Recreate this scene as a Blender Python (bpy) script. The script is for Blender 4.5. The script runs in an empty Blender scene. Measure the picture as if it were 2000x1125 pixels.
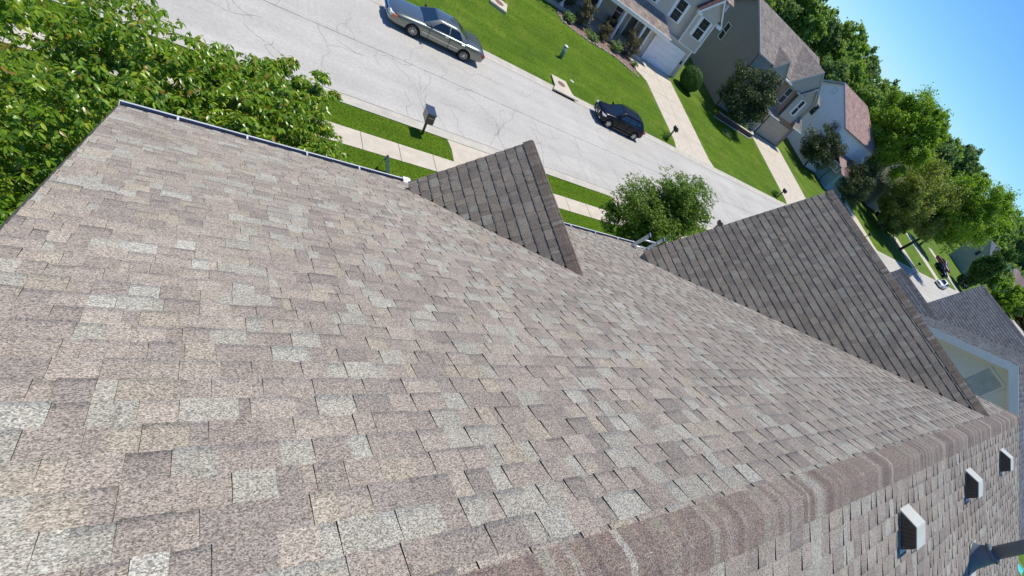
import bpy, bmesh, math, random
import numpy as np
from mathutils import Matrix, Vector
random.seed(7); rng = np.random.default_rng(7)
C = bpy.context.scene.collection
R = math.radians
CZ = 14.1                                   # camera height above the street (m)
# ---------------------------------------------------------------- camera, sky, sun, exposure
cam = bpy.data.cameras.new('camera'); camo = bpy.data.objects.new('camera', cam); C.objects.link(camo)
cam.sensor_fit = 'HORIZONTAL'; cam.sensor_width = 36; cam.lens = 16.096
cam.shift_x = -0.10866; cam.shift_y = 0.07494; cam.clip_start = 0.05; cam.clip_end = 6000
RX = (0.73773975, -0.3262568, 0.59101316); RY = (0.0172945, -0.86604335, -0.4996697); RZ = (0.67486366, 0.37884748, -0.63327216)
camo.matrix_world = Matrix(((RX[0], -RY[0], -RZ[0], 0), (RX[1], -RY[1], -RZ[1], 0), (RX[2], -RY[2], -RZ[2], CZ), (0, 0, 0, 1)))
bpy.context.scene.camera = camo
w = bpy.data.worlds.new('World'); bpy.context.scene.world = w; w.use_nodes = True
SUN = Vector((0.29, 0.105, 0.95)).normalized()
sky = w.node_tree.nodes.new('ShaderNodeTexSky'); sky.sky_type = 'NISHITA'; sky.sun_disc = False
sky.sun_elevation = math.asin(SUN.z); sky.sun_rotation = math.atan2(SUN.x, SUN.y)
sky.air_density = 1.0; sky.dust_density = 0.0; sky.ozone_density = 5.0; sky.altitude = 200
bg = w.node_tree.nodes['Background']; bg.inputs[1].default_value = 0.118
tn = w.node_tree.nodes.new('ShaderNodeVectorMath'); tn.operation = 'MULTIPLY'; tn.inputs[1].default_value = (.52, .82, 1.16)   # deep clear air
w.node_tree.links.new(sky.outputs[0], tn.inputs[0]); w.node_tree.links.new(tn.outputs[0], bg.inputs[0])
sl = bpy.data.lights.new('sun', 'SUN'); sl.energy = 4.3; sl.angle = R(0.53); sl.color = (1, 0.935, 0.82)
so = bpy.data.objects.new('sun', sl); C.objects.link(so); so.rotation_euler = SUN.to_track_quat('Z', 'Y').to_euler()
vs = bpy.context.scene.view_settings; vs.view_transform = 'Standard'; vs.look = 'None'; vs.exposure = 0.16; vs.gamma = 1

# ---------------------------------------------------------------- materials
MATS = {}
def nodes(name):
    m = bpy.data.materials.new(name); m.use_nodes = True; MATS[name] = m
    nt = m.node_tree; return m, nt, nt.nodes['Principled BSDF']
def lin(nt, a, b): nt.links.new(a, b)
def mat(name, col, rough=.6, var=.12, scale=6, bump=0, metal=0, coat=0, spec=.5, scale2=None, detail=4, bscale=None, stretch=None):
    """base colour broken up by noise, with optional bump"""
    m, nt, p = nodes(name)
    p.inputs['Roughness'].default_value = rough; p.inputs['Metallic'].default_value = metal
    p.inputs['Specular IOR Level'].default_value = spec
    p.inputs['Coat Weight'].default_value = coat; p.inputs['Coat Roughness'].default_value = .04
    tc = nt.nodes.new('ShaderNodeTexCoord'); src = tc.outputs['Object']
    if stretch:
        mp = nt.nodes.new('ShaderNodeMapping'); mp.inputs['Scale'].default_value = stretch; lin(nt, src, mp.inputs[0]); src = mp.outputs[0]
    n = nt.nodes.new('ShaderNodeTexNoise'); n.inputs['Scale'].default_value = scale; n.inputs['Detail'].default_value = detail
    lin(nt, src, n.inputs['Vector'])
    r = nt.nodes.new('ShaderNodeValToRGB')
    r.color_ramp.elements[0].position = .3; r.color_ramp.elements[1].position = .7
    r.color_ramp.elements[0].color = (*[c * (1 - var) for c in col], 1); r.color_ramp.elements[1].color = (*[min(1, c * (1 + var)) for c in col], 1)
    lin(nt, n.outputs[0], r.inputs[0]); out = r.outputs[0]
    if scale2:
        n2 = nt.nodes.new('ShaderNodeTexNoise'); n2.inputs['Scale'].default_value = scale2; n2.inputs['Detail'].default_value = 2; lin(nt, src, n2.inputs['Vector'])
        mr = nt.nodes.new('ShaderNodeMapRange'); mr.inputs[1].default_value = .3; mr.inputs[2].default_value = .7; mr.inputs[3].default_value = 1 - var; mr.inputs[4].default_value = 1 + var
        lin(nt, n2.outputs[0], mr.inputs[0])
        mx = nt.nodes.new('ShaderNodeVectorMath'); mx.operation = 'SCALE'; lin(nt, out, mx.inputs[0]); lin(nt, mr.outputs[0], mx.inputs['Scale']); out = mx.outputs[0]
    lin(nt, out, p.inputs['Base Color'])
    if bump:
        nb = nt.nodes.new('ShaderNodeTexNoise'); nb.inputs['Scale'].default_value = bscale or scale * 4; lin(nt, src, nb.inputs['Vector'])
        b = nt.nodes.new('ShaderNodeBump'); b.inputs['Strength'].default_value = bump; b.inputs['Distance'].default_value = .02
        lin(nt, nb.outputs[0], b.inputs['Height']); lin(nt, b.outputs[0], p.inputs['Normal'])
    return m
def shingle_mat(name, gain=1.0, tint=(1, 1, 1)):
    """granule surfaced asphalt: colour of each tab comes from the mesh, granules from fine noise"""
    m, nt, p = nodes(name); p.inputs['Roughness'].default_value = .9; p.inputs['Specular IOR Level'].default_value = .2; p.inputs['Diffuse Roughness'].default_value = .6
    at = nt.nodes.new('ShaderNodeAttribute'); at.attribute_name = 'tab'
    tc = nt.nodes.new('ShaderNodeTexCoord')
    v = nt.nodes.new('ShaderNodeTexVoronoi'); v.inputs['Scale'].default_value = 250; lin(nt, tc.outputs['Object'], v.inputs['Vector'])
    sx = nt.nodes.new('ShaderNodeSeparateColor'); lin(nt, v.outputs['Color'], sx.inputs[0])
    n = nt.nodes.new('ShaderNodeTexNoise'); n.inputs['Scale'].default_value = 110; n.inputs['Detail'].default_value = 5; n.inputs['Roughness'].default_value = .8
    lin(nt, tc.outputs['Object'], n.inputs['Vector'])
    a1 = nt.nodes.new('ShaderNodeMapRange'); a1.inputs[3].default_value = .42; a1.inputs[4].default_value = 1.64; lin(nt, sx.outputs[0], a1.inputs[0])
    a2 = nt.nodes.new('ShaderNodeMapRange'); a2.inputs[1].default_value = .25; a2.inputs[2].default_value = .75; a2.inputs[3].default_value = .8; a2.inputs[4].default_value = 1.22; lin(nt, n.outputs[0], a2.inputs[0])
    mu = nt.nodes.new('ShaderNodeMath'); mu.operation = 'MULTIPLY'; lin(nt, a1.outputs[0], mu.inputs[0]); lin(nt, a2.outputs[0], mu.inputs[1])
    big = nt.nodes.new('ShaderNodeTexNoise'); big.inputs['Scale'].default_value = 1.1; big.inputs['Detail'].default_value = 5; lin(nt, tc.outputs['Object'], big.inputs['Vector'])
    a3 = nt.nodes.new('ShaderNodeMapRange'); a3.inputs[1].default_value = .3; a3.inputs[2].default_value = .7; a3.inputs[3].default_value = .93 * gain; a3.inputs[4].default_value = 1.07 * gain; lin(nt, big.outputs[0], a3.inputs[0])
    m2 = nt.nodes.new('ShaderNodeMath'); m2.operation = 'MULTIPLY'; lin(nt, mu.outputs[0], m2.inputs[0]); lin(nt, a3.outputs[0], m2.inputs[1])
    sc = nt.nodes.new('ShaderNodeVectorMath'); sc.operation = 'SCALE'; lin(nt, at.outputs['Color'], sc.inputs[0]); lin(nt, m2.outputs[0], sc.inputs['Scale'])
    # granules differ in hue a little
    hm = nt.nodes.new('ShaderNodeMix'); hm.data_type = 'RGBA'; hm.blend_type = 'MULTIPLY'; hm.inputs[0].default_value = 1
    hr = nt.nodes.new('ShaderNodeValToRGB'); e = hr.color_ramp.elements
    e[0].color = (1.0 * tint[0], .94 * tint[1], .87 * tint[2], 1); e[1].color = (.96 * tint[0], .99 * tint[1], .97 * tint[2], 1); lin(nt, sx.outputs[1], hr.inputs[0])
    lin(nt, sc.outputs[0], hm.inputs[6]); lin(nt, hr.outputs[0], hm.inputs[7]); lin(nt, hm.outputs[2], p.inputs['Base Color'])
    b = nt.nodes.new('ShaderNodeBump'); b.inputs['Strength'].default_value = .5; b.inputs['Distance'].default_value = .003; lin(nt, mu.outputs[0], b.inputs['Height']); lin(nt, b.outputs[0], p.inputs['Normal'])
    return m
def farshingle(name, col, var=.25):
    """roof shingles on houses across the street: courses and tabs from brick texture"""
    m, nt, p = nodes(name); p.inputs['Roughness'].default_value = .9; p.inputs['Specular IOR Level'].default_value = .2
    tc = nt.nodes.new('ShaderNodeTexCoord'); s = nt.nodes.new('ShaderNodeSeparateXYZ'); lin(nt, tc.outputs['Object'], s.inputs[0])
    ad = nt.nodes.new('ShaderNodeMath'); ad.operation = 'ADD'; lin(nt, s.outputs[0], ad.inputs[0]); lin(nt, s.outputs[1], ad.inputs[1])
    c = nt.nodes.new('ShaderNodeCombineXYZ'); lin(nt, ad.outputs[0], c.inputs[0]); lin(nt, s.outputs[2], c.inputs[1])
    br = nt.nodes.new('ShaderNodeTexBrick'); br.inputs['Scale'].default_value = 1; br.inputs['Brick Width'].default_value = .3; br.inputs['Row Height'].default_value = .08
    br.inputs['Mortar Size'].default_value = .006; br.offset = .37
    br.inputs['Color1'].default_value = (*[x * (1 - var) for x in col], 1); br.inputs['Color2'].default_value = (*[x * (1 + var) for x in col], 1); br.inputs['Mortar'].default_value = (*[x * .55 for x in col], 1)
    lin(nt, c.outputs[0], br.inputs[0])
    n = nt.nodes.new('ShaderNodeTexNoise'); n.inputs['Scale'].default_value = 1.3; n.inputs['Detail'].default_value = 8; lin(nt, tc.outputs['Object'], n.inputs['Vector'])
    mr = nt.nodes.new('ShaderNodeMapRange'); mr.inputs[1].default_value = .3; mr.inputs[2].default_value = .7; mr.inputs[3].default_value = .8; mr.inputs[4].default_value = 1.2; lin(nt, n.outputs[0], mr.inputs[0])
    sc = nt.nodes.new('ShaderNodeVectorMath'); sc.operation = 'SCALE'; lin(nt, br.outputs[0], sc.inputs[0]); lin(nt, mr.outputs[0], sc.inputs['Scale']); lin(nt, sc.outputs[0], p.inputs['Base Color'])
    return m
def siding(name, col, lap=.11, var=.05, vertical=False):
    """lap siding: saw-tooth bump over height, light weathering"""
    m, nt, p = nodes(name); p.inputs['Roughness'].default_value = .55
    tc = nt.nodes.new('ShaderNodeTexCoord'); s = nt.nodes.new('ShaderNodeSeparateXYZ'); lin(nt, tc.outputs['Object'], s.inputs[0])
    d = nt.nodes.new('ShaderNodeMath'); d.operation = 'DIVIDE'; d.inputs[1].default_value = lap; lin(nt, s.outputs[2], d.inputs[0])
    f = nt.nodes.new('ShaderNodeMath'); f.operation = 'FRACT'; lin(nt, d.outputs[0], f.inputs[0])
    inv = nt.nodes.new('ShaderNodeMath'); inv.operation = 'SUBTRACT'; inv.inputs[0].default_value = 1; lin(nt, f.outputs[0], inv.inputs[1])
    b = nt.nodes.new('ShaderNodeBump'); b.inputs['Strength'].default_value = 1; b.inputs['Distance'].default_value = .014; lin(nt, inv.outputs[0], b.inputs['Height']); lin(nt, b.outputs[0], p.inputs['Normal'])
    n = nt.nodes.new('ShaderNodeTexNoise'); n.inputs['Scale'].default_value = .9; n.inputs['Detail'].default_value = 6; lin(nt, tc.outputs['Object'], n.inputs['Vector'])
    r = nt.nodes.new('ShaderNodeValToRGB'); r.color_ramp.elements[0].position = .3; r.color_ramp.elements[1].position = .7
    r.color_ramp.elements[0].color = (*[x * (1 - var) for x in col], 1); r.color_ramp.elements[1].color = (*[x * (1 + var) for x in col], 1)
    lin(nt, n.outputs[0], r.inputs[0]); lin(nt, r.outputs[0], p.inputs['Base Color'])
    return m
def brick(name, c1, c2, mortar):
    m, nt, p = nodes(name); p.inputs['Roughness'].default_value = .85
    tc = nt.nodes.new('ShaderNodeTexCoord'); s = nt.nodes.new('ShaderNodeSeparateXYZ'); lin(nt, tc.outputs['Object'], s.inputs[0])
    ad = nt.nodes.new('ShaderNodeMath'); ad.operation = 'ADD'; lin(nt, s.outputs[0], ad.inputs[0]); lin(nt, s.outputs[1], ad.inputs[1])
    c = nt.nodes.new('ShaderNodeCombineXYZ'); lin(nt, ad.outputs[0], c.inputs[0]); lin(nt, s.outputs[2], c.inputs[1])
    br = nt.nodes.new('ShaderNodeTexBrick'); br.inputs['Scale'].default_value = 1; br.inputs['Brick Width'].default_value = .22; br.inputs['Row Height'].default_value = .075; br.inputs['Mortar Size'].default_value = .008
    for k, v in (('Color1', c1), ('Color2', c2), ('Mortar', mortar)): br.inputs[k].default_value = (*v, 1)
    lin(nt, c.outputs[0], br.inputs[0]); lin(nt, br.outputs[0], p.inputs['Base Color']); return m
def leafmat(name, cols, rough=.42, trans=.35, spec=.5):
    """leaf colours vary leaf by leaf; light passes through"""
    m, nt, p = nodes(name); p.inputs['Roughness'].default_value = rough; p.inputs['Specular IOR Level'].default_value = spec
    g = nt.nodes.new('ShaderNodeNewGeometry'); r = nt.nodes.new('ShaderNodeValToRGB'); r.color_ramp.interpolation = 'LINEAR'
    el = r.color_ramp.elements
    for i, c in enumerate(cols):
        pos = i / (len(cols) - 1)
        e = el[0] if i == 0 else (el[1] if i == len(cols) - 1 else None)
        if e is None: e = el.new(pos)
        e.position = pos; e.color = (*c, 1)
    for i, c in enumerate(cols):
        el[i].position = i / (len(cols) - 1); el[i].color = (*c, 1)
    lin(nt, g.outputs['Random Per Island'], r.inputs[0]); lin(nt, r.outputs[0], p.inputs['Base Color'])
    t = nt.nodes.new('ShaderNodeBsdfTranslucent'); sc = nt.nodes.new('ShaderNodeVectorMath'); sc.operation = 'MULTIPLY'; sc.inputs[1].default_value = (1.5, 1.5, .5)
    lin(nt, r.outputs[0], sc.inputs[0]); lin(nt, sc.outputs[0], t.inputs[0])
    mx = nt.nodes.new('ShaderNodeMixShader'); mx.inputs[0].default_value = trans
    lin(nt, p.outputs[0], mx.inputs[1]); lin(nt, t.outputs[0], mx.inputs[2]); lin(nt, mx.outputs[0], nt.nodes['Material Output'].inputs[0])
    return m

SH = shingle_mat('granule_shingle'); SHN = shingle_mat('granule_shingle_bluish', .66, (.82, .95, 1.18)); SHG = shingle_mat('granule_shingle_gable_shaded', .73, (1.0, 1, .97))  # gable copy is darkened in colour to deepen the shade on those slopes
GUTDARK = mat('gutter_dark', (.035, .035, .045), .9, .3, 30)
EDGE = mat('asphalt_cut_edge', (.02, .019, .018), .95, .3, 30)
GUTM = mat('weathered_gutter_paint', (.5, .52, .55), .5, .12, 6)
WHITE = mat('white_painted_metal', (.78, .79, .8), .35, .04, 3, coat=.2)
TRIM = mat('white_vinyl_trim', (.85, .85, .86), .45, .05, 2)
CONC = mat('pale_concrete', (.52, .465, .375), .85, .09, 2.2, .25, scale2=40, bscale=60)
CONCG = mat('gutter_concrete', (.47, .44, .375), .85, .12, 1.6, .25, scale2=30, bscale=60)
BLACKP = mat('black_painted_metal', (.02, .021, .025), .35, .2, 8, coat=.4)
RUBBER = mat('tyre_rubber', (.018, .018, .018), .85, .2, 20)
GLASS = mat('dark_window_glass', (.022, .024, .03), .25, .3, 1, spec=.25)
CARGL = mat('car_glass', (.008, .014, .016), .04, .2, 1, spec=.8, coat=.6)
CHROME = mat('bright_metal', (.75, .75, .76), .18, .05, 5, metal=1)
DARK = mat('dark_shadow_gap', (.008, .008, .009), .9, .1, 5)
PINE = mat('bark_grey_brown', (.085, .065, .05), .9, .35, 9, .8, scale2=40, stretch=(1, 1, .25))
ALU = mat('ladder_aluminium', (.62, .66, .72), .35, .06, 12, metal=.55)

# ---------------------------------------------------------------- object helpers
def tag(o, label=None, cat=None, group=None, kind=None):
    if label: o['label'] = label
    if cat: o['category'] = cat
    if group: o['group'] = group
    if kind: o['kind'] = kind
    return o
def empty(name, loc=(0, 0, 0), rz=0):
    o = bpy.data.objects.new(name, None); C.objects.link(o); o.location = loc; o.rotation_euler = (0, 0, rz); return o
def link(name, me, parent=None):
    o = bpy.data.objects.new(name, me); C.objects.link(o)
    if parent: o.parent = parent
    return o
def copy_tree(o, parent=None):
    c = o.copy(); C.objects.link(c); c.parent = parent
    for ch in [x for x in bpy.data.objects if x.parent == o]: copy_tree(ch, c)
    return c
class MB:
    def __init__(s): s.v = []; s.f = []; s.sm = []
    def add(s, vs, fs, smooth=False):
        n = len(s.v); s.v += [tuple(v) for v in vs]; s.f += [tuple(i + n for i in f) for f in fs]; s.sm += [smooth] * len(fs); return s
    def box(s, x0, x1, y0, y1, z0, z1):
        v = [(x, y, z) for x in (x0, x1) for y in (y0, y1) for z in (z0, z1)]
        return s.add(v, [(0, 1, 3, 2), (4, 6, 7, 5), (0, 4, 5, 1), (2, 3, 7, 6), (0, 2, 6, 4), (1, 5, 7, 3)])
    def prism(s, poly, axis, a, b):
        """polygon extruded along axis: 'x' poly=(y,z); 'y' poly=(x,z); 'z' poly=(x,y)"""
        n = len(poly)
        def P(p, t): return (t, p[0], p[1]) if axis == 'x' else ((p[0], t, p[1]) if axis == 'y' else (p[0], p[1], t))
        v = [P(p, a) for p in poly] + [P(p, b) for p in poly]
        return s.add(v, [tuple(range(n))[::-1], tuple(range(n, 2 * n))] + [(i, (i + 1) % n, (i + 1) % n + n, i + n) for i in range(n)])
    def tube(s, pts, r, n=8, cap=True, smooth=True):
        pts = [Vector(p) for p in pts]; rr = r if isinstance(r, (list, tuple)) else [r] * len(pts)
        base = len(s.v); up = Vector((0, 0, 1))
        for i, p in enumerate(pts):
            d = (pts[min(i + 1, len(pts) - 1)] - pts[max(i - 1, 0)]).normalized()
            a = d.cross(up); a = a if a.length > 1e-3 else d.cross(Vector((1, 0, 0))); a.normalize(); b = d.cross(a)
            for k in range(n):
                t = 2 * math.pi * k / n; s.v.append(tuple(p + (a * math.cos(t) + b * math.sin(t)) * rr[i]))
        for i in range(len(pts) - 1):
            for k in range(n):
                s.f.append((base + i * n + k, base + i * n + (k + 1) % n, base + (i + 1) * n + (k + 1) % n, base + (i + 1) * n + k)); s.sm.append(smooth)
        if cap:
            s.f.append(tuple(base + k for k in range(n))[::-1]); s.sm.append(False)
            e = base + (len(pts) - 1) * n; s.f.append(tuple(e + k for k in range(n))); s.sm.append(False)
        return s
    def build(s, name, m, parent=None, bevel=0):
        me = bpy.data.meshes.new(name); me.from_pydata(s.v, [], s.f); me.update()
        me.polygons.foreach_set('use_smooth', s.sm)
        bm = bmesh.new(); bm.from_mesh(me); bmesh.ops.recalc_face_normals(bm, faces=bm.faces)
        if bevel: bmesh.ops.bevel(bm, geom=bm.edges[:], offset=bevel, segments=2, affect='EDGES', clamp_overlap=True)
        bm.to_mesh(me); bm.free()
        me.materials.append(m); return link(name, me, parent)
def box(name, m, b, parent=None, bevel=0): return MB().box(*b).build(name, m, parent, bevel)

# ---------------------------------------------------------------- ground and street
def terr(x, y):
    z = 0.0
    if y > 32.05: z = .05 * (min(y, 95) - 32.05)
    if y < 17: z = min(2.2, .25 * (17 - y))
    return z
def grassmat():
    m, nt, p = nodes('lawn'); p.inputs['Roughness'].default_value = .8; p.inputs['Specular IOR Level'].default_value = .2
    tc = nt.nodes.new('ShaderNodeTexCoord')
    def noise(sc, det, ro=.6, st=(1, 1, 1)):
        mp = nt.nodes.new('ShaderNodeMapping'); mp.inputs['Scale'].default_value = st; mp.inputs['Rotation'].default_value = (0, 0, .5); lin(nt, tc.outputs['Object'], mp.inputs[0])
        n = nt.nodes.new('ShaderNodeTexNoise'); n.inputs['Scale'].default_value = sc; n.inputs['Detail'].default_value = det; n.inputs['Roughness'].default_value = ro; lin(nt, mp.outputs[0], n.inputs['Vector']); return n
    n1 = noise(.45, 6, .65); n2 = noise(9, 5, .8, (1, .5, 1)); n3 = noise(.9, 3, .5, (.25, 1.6, 1))
    r = nt.nodes.new('ShaderNodeValToRGB'); e = r.color_ramp.elements
    e[0].position = .28; e[0].color = (.065, .125, .006, 1); e[1].position = .72; e[1].color = (.13, .185, .014, 1)
    k = r.color_ramp.elements.new(.5); k.color = (.084, .155, .006, 1)
    lin(nt, n1.outputs[0], r.inputs[0])
    a = nt.nodes.new('ShaderNodeMapRange'); a.inputs[1].default_value = .25; a.inputs[2].default_value = .75; a.inputs[3].default_value = .68; a.inputs[4].default_value = 1.32; lin(nt, n2.outputs[0], a.inputs[0])
    b = nt.nodes.new('ShaderNodeMapRange'); b.inputs[1].default_value = .3; b.inputs[2].default_value = .7; b.inputs[3].default_value = .82; b.inputs[4].default_value = 1.16; lin(nt, n3.outputs[0], b.inputs[0])
    mu = nt.nodes.new('ShaderNodeMath'); mu.operation = 'MULTIPLY'; lin(nt, a.outputs[0], mu.inputs[0]); lin(nt, b.outputs[0], mu.inputs[1])
    sc = nt.nodes.new('ShaderNodeVectorMath'); sc.operation = 'SCALE'; lin(nt, r.outputs[0], sc.inputs[0]); lin(nt, mu.outputs[0], sc.inputs['Scale']); lin(nt, sc.outputs[0], p.inputs['Base Color'])
    dn = noise(.28, 5, .7); dr = nt.nodes.new('ShaderNodeMapRange'); dr.inputs[1].default_value = .56; dr.inputs[2].default_value = .72; dr.inputs[3].default_value = 0; dr.inputs[4].default_value = .55; lin(nt, dn.outputs[0], dr.inputs[0])
    dm = nt.nodes.new('ShaderNodeMix'); dm.data_type = 'RGBA'; lin(nt, dr.outputs[0], dm.inputs[0]); lin(nt, sc.outputs[0], dm.inputs[6]); dm.inputs[7].default_value = (.19, .2, .045, 1); lin(nt, dm.outputs[2], p.inputs['Base Color'])
    bp = nt.nodes.new('ShaderNodeBump'); bp.inputs['Strength'].default_value = .9; bp.inputs['Distance'].default_value = .06; lin(nt, n2.outputs[0], bp.inputs['Height']); lin(nt, bp.outputs[0], p.inputs['Normal'])
    return m
LAWN = grassmat()
def ground():
    xs = [-2500, -600, -150, -60, 0, 40, 80, 150, 300, 700, 3000]; ys = [-2500, -400, -60, -20, 0, 8.2, 17, 21.35]
    ys2 = [32.05, 40, 60, 95, 130, 400, 3500]
    mb = MB()
    for yy in (ys, ys2):
        n0 = len(mb.v)
        for y in yy:
            for x in xs: mb.v.append((x, y, terr(x, y) + .02))
        for j in range(len(yy) - 1):
            for i in range(len(xs) - 1):
                a = n0 + j * len(xs) + i; mb.f.append((a, a + 1, a + 1 + len(xs), a + len(xs))); mb.sm.append(False)
    # under the street the sheet dips
    n0 = len(mb.v)
    for y, z in ((21.35, .02), (21.36, -.15), (32.04, -.15), (32.05, .02)):
        for x in xs: mb.v.append((x, y, z))
    for j in range(3):
        for i in range(len(xs) - 1):
            a = n0 + j * len(xs) + i; mb.f.append((a, a + 1, a + 1 + len(xs), a + len(xs))); mb.sm.append(False)
    o = mb.build('ground', LAWN); tag(o, kind='structure')
ground()
def roadmat():
    m, nt, p = nodes('road_concrete'); p.inputs['Roughness'].default_value = .85; p.inputs['Specular IOR Level'].default_value = .3
    tc = nt.nodes.new('ShaderNodeTexCoord')
    def nz(s, d, r=.6):
        n = nt.nodes.new('ShaderNodeTexNoise'); n.inputs['Scale'].default_value = s; n.inputs['Detail'].default_value = d; n.inputs['Roughness'].default_value = r; lin(nt, tc.outputs['Object'], n.inputs['Vector']); return n
    n1 = nz(.35, 6); n2 = nz(7, 6, .8)
    r = nt.nodes.new('ShaderNodeValToRGB'); e = r.color_ramp.elements; e[0].position = .3; e[0].color = (.405, .39, .355, 1); e[1].position = .7; e[1].color = (.49, .472, .43, 1); lin(nt, n1.outputs[0], r.inputs[0])
    a = nt.nodes.new('ShaderNodeMapRange'); a.inputs[1].default_value = .25; a.inputs[2].default_value = .75; a.inputs[3].default_value = .78; a.inputs[4].default_value = 1.2; lin(nt, n2.outputs[0], a.inputs[0])
    mp = nt.nodes.new('ShaderNodeMapping'); mp.inputs['Scale'].default_value = (.04, 1.0, 1); lin(nt, tc.outputs['Object'], mp.inputs[0])
    n3 = nt.nodes.new('ShaderNodeTexNoise'); n3.inputs['Scale'].default_value = 1.1; n3.inputs['Detail'].default_value = 4; lin(nt, mp.outputs[0], n3.inputs['Vector'])
    a3 = nt.nodes.new('ShaderNodeMapRange'); a3.inputs[1].default_value = .3; a3.inputs[2].default_value = .7; a3.inputs[3].default_value = .92; a3.inputs[4].default_value = 1.06; lin(nt, n3.outputs[0], a3.inputs[0])
    am = nt.nodes.new('ShaderNodeMath'); am.operation = 'MULTIPLY'; lin(nt, a.outputs[0], am.inputs[0]); lin(nt, a3.outputs[0], am.inputs[1])
    sc = nt.nodes.new('ShaderNodeVectorMath'); sc.operation = 'SCALE'; lin(nt, r.outputs[0], sc.inputs[0]); lin(nt, am.outputs[0], sc.inputs['Scale'])
    lin(nt, sc.outputs[0], p.inputs['Base Color'])
    b = nt.nodes.new('ShaderNodeBump'); b.inputs['Strength'].default_value = .3; b.inputs['Distance'].default_value = .01; lin(nt, n2.outputs[0], b.inputs['Height']); lin(nt, b.outputs[0], p.inputs['Normal'])
    return m
road = MB().box(-200, 600, 22.0, 31.35, -.2, 0).build('road', roadmat()); tag(road, kind='structure')
# gutters and rolled kerbs beside the carriageway
def kerb(y0, y1, y2):     # pan edge at road, toe, back
    poly = [(y0, -.2), (y0, .004), (y0 + (y1 - y0) * .9, -.012), (y1, .0), (y1 + (y2 - y1) * .4, .035), (y1 + (y2 - y1) * .7, .055), (y2, .06), (y2, -.2)]
    return poly
o = MB().prism(kerb(21.995, 21.55, 21.3), 'x', -200, 600).build('kerb', CONCG); tag(o, kind='structure')
o = MB().prism(kerb(31.355, 31.8, 32.1), 'x', -200, 600).build('kerb', CONCG); tag(o, kind='structure')
# sealed joints and cracks in the slabs
CRK = mat('crack_filler', (.2, .19, .18), .9, .35, 5)
CRK2 = mat('joint_line', (.13, .12, .11), .9, .35, 3)
def ribbon(mb, pts, wd, z=.004):
    for i in range(len(pts) - 1):
        a = Vector((*pts[i], 0)); b = Vector((*pts[i + 1], 0)); d = (b - a); L = d.length; d.normalize(); n = Vector((-d.y, d.x, 0))
        w0 = wd * random.uniform(.6, 1.3) / 2; w1 = wd * random.uniform(.6, 1.3) / 2
        n0 = len(mb.v)
        for p, ww in ((a - d * .01, w0), (b + d * .01, w1)):
            mb.v.append((p.x - n.x * ww, p.y - n.y * ww, z)); mb.v.append((p.x + n.x * ww, p.y + n.y * ww, z))
        mb.f.append((n0, n0 + 2, n0 + 3, n0 + 1)); mb.sm.append(False)
def walk(x, y, ang, L, step=.22, wob=.55, pull=None):
    pts = [(x, y)]; a = ang; s = 0
    while s < L:
        a = ang + (a - ang) * .75 + random.gauss(0, wob * .6); st = step * random.uniform(.6, 1.4)
        x += math.cos(a) * st; y += math.sin(a) * st; s += st
        if y < 22.05 or y > 31.3: break
        pts.append((x, y))
    return pts
mb = MB(); mj = MB()
pts = [(x, 26.68 + .05 * math.sin(x * .21) + random.uniform(-.02, .02)) for x in np.arange(-60, 140, .5)]
ribbon(mj, pts, .035)
ribbon(mj, [(x, 22.015) for x in np.arange(-60, 200, 2.)], .035); ribbon(mj, [(x, 31.335) for x in np.arange(-60, 200, 2.)], .022)
x = -8
while x < 75:
    x += random.uniform(.5, 1.4)
    side = random.random()
    if side < .6: ribbon(mb, walk(x, 22.1, R(90) + random.gauss(0, .12), random.uniform(1.5, 4.7)), .015)
    if side > .3: ribbon(mb, walk(x + .5, 26.7, R(90) * random.choice((-1, 1)) + random.gauss(0, .15), random.uniform(1.2, 4.5)), .013)
    if random.random() < .45:
        q = walk(x, random.uniform(23, 30), random.choice((0, math.pi)) + random.gauss(0, .4), random.uniform(.8, 2.6)); ribbon(mb, q, .017)
        if random.random() < .6: ribbon(mb, walk(q[-1][0], q[-1][1], random.uniform(0, 6.28), random.uniform(.6, 1.6)), .015)
o = mb.build('cracks', CRK, road); o = mj.build('joint_lines', CRK2, road)
# sidewalk, driveways, aprons
def slab(name, pts, z, m=CONC, th=.12):
    n = len(pts); mb = MB(); mb.add([(x, y, terr(x, y) + z) for x, y in pts] + [(x, y, terr(x, y) + z - th) for x, y in pts], [tuple(range(n)), tuple(range(n, 2 * n))[::-1]] + [(i, i + n, (i + 1) % n + n, (i + 1) % n) for i in range(n)])
    return mb.build(name, m)
o = slab('sidewalk', [(-200, 18.6), (600, 18.6), (600, 19.72), (-200, 19.72)], .045); tag(o, kind='structure')
mb = MB()
for x in np.arange(-40.86, 120, 1.52): mb.box(x - .012, x + .012, 18.6, 19.72, .04, .069 - .02)
sj = mb.build('sidewalk_joints', CRK2, o)
def drive_near(x0, x1):
    p = [(x0 - .05, 19.722), (x1 + .05, 19.722), (x1 + .1, 20.7), (x1 + .5, 21.1), (x1 + .9, 21.28), (x0 - .1, 21.28), (x0, 20.6)]
    o = slab('driveway', p, .049); tag(o, kind='structure')
    o = slab('driveway', [(x0 - .05, 17.02), (x1 + .05, 17.02), (x1 + .05, 18.598), (x0 - .05, 18.598)], .049); tag(o, kind='structure')
drive_near(8.85, 13.4); drive_near(19.7, 24.6); drive_near(33, 38); drive_near(48, 53)
def drive_far(x0, x1, yend, fl=.35, skew=0):
    pts = [(x0 - fl, 32.102), (x1 + fl, 32.102), (x1, 33.2), (x1 + skew, yend), (x0 + skew, yend), (x0, 33.2)]
    o = slab('driveway', pts, .035); tag(o, kind='structure'); return o
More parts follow.
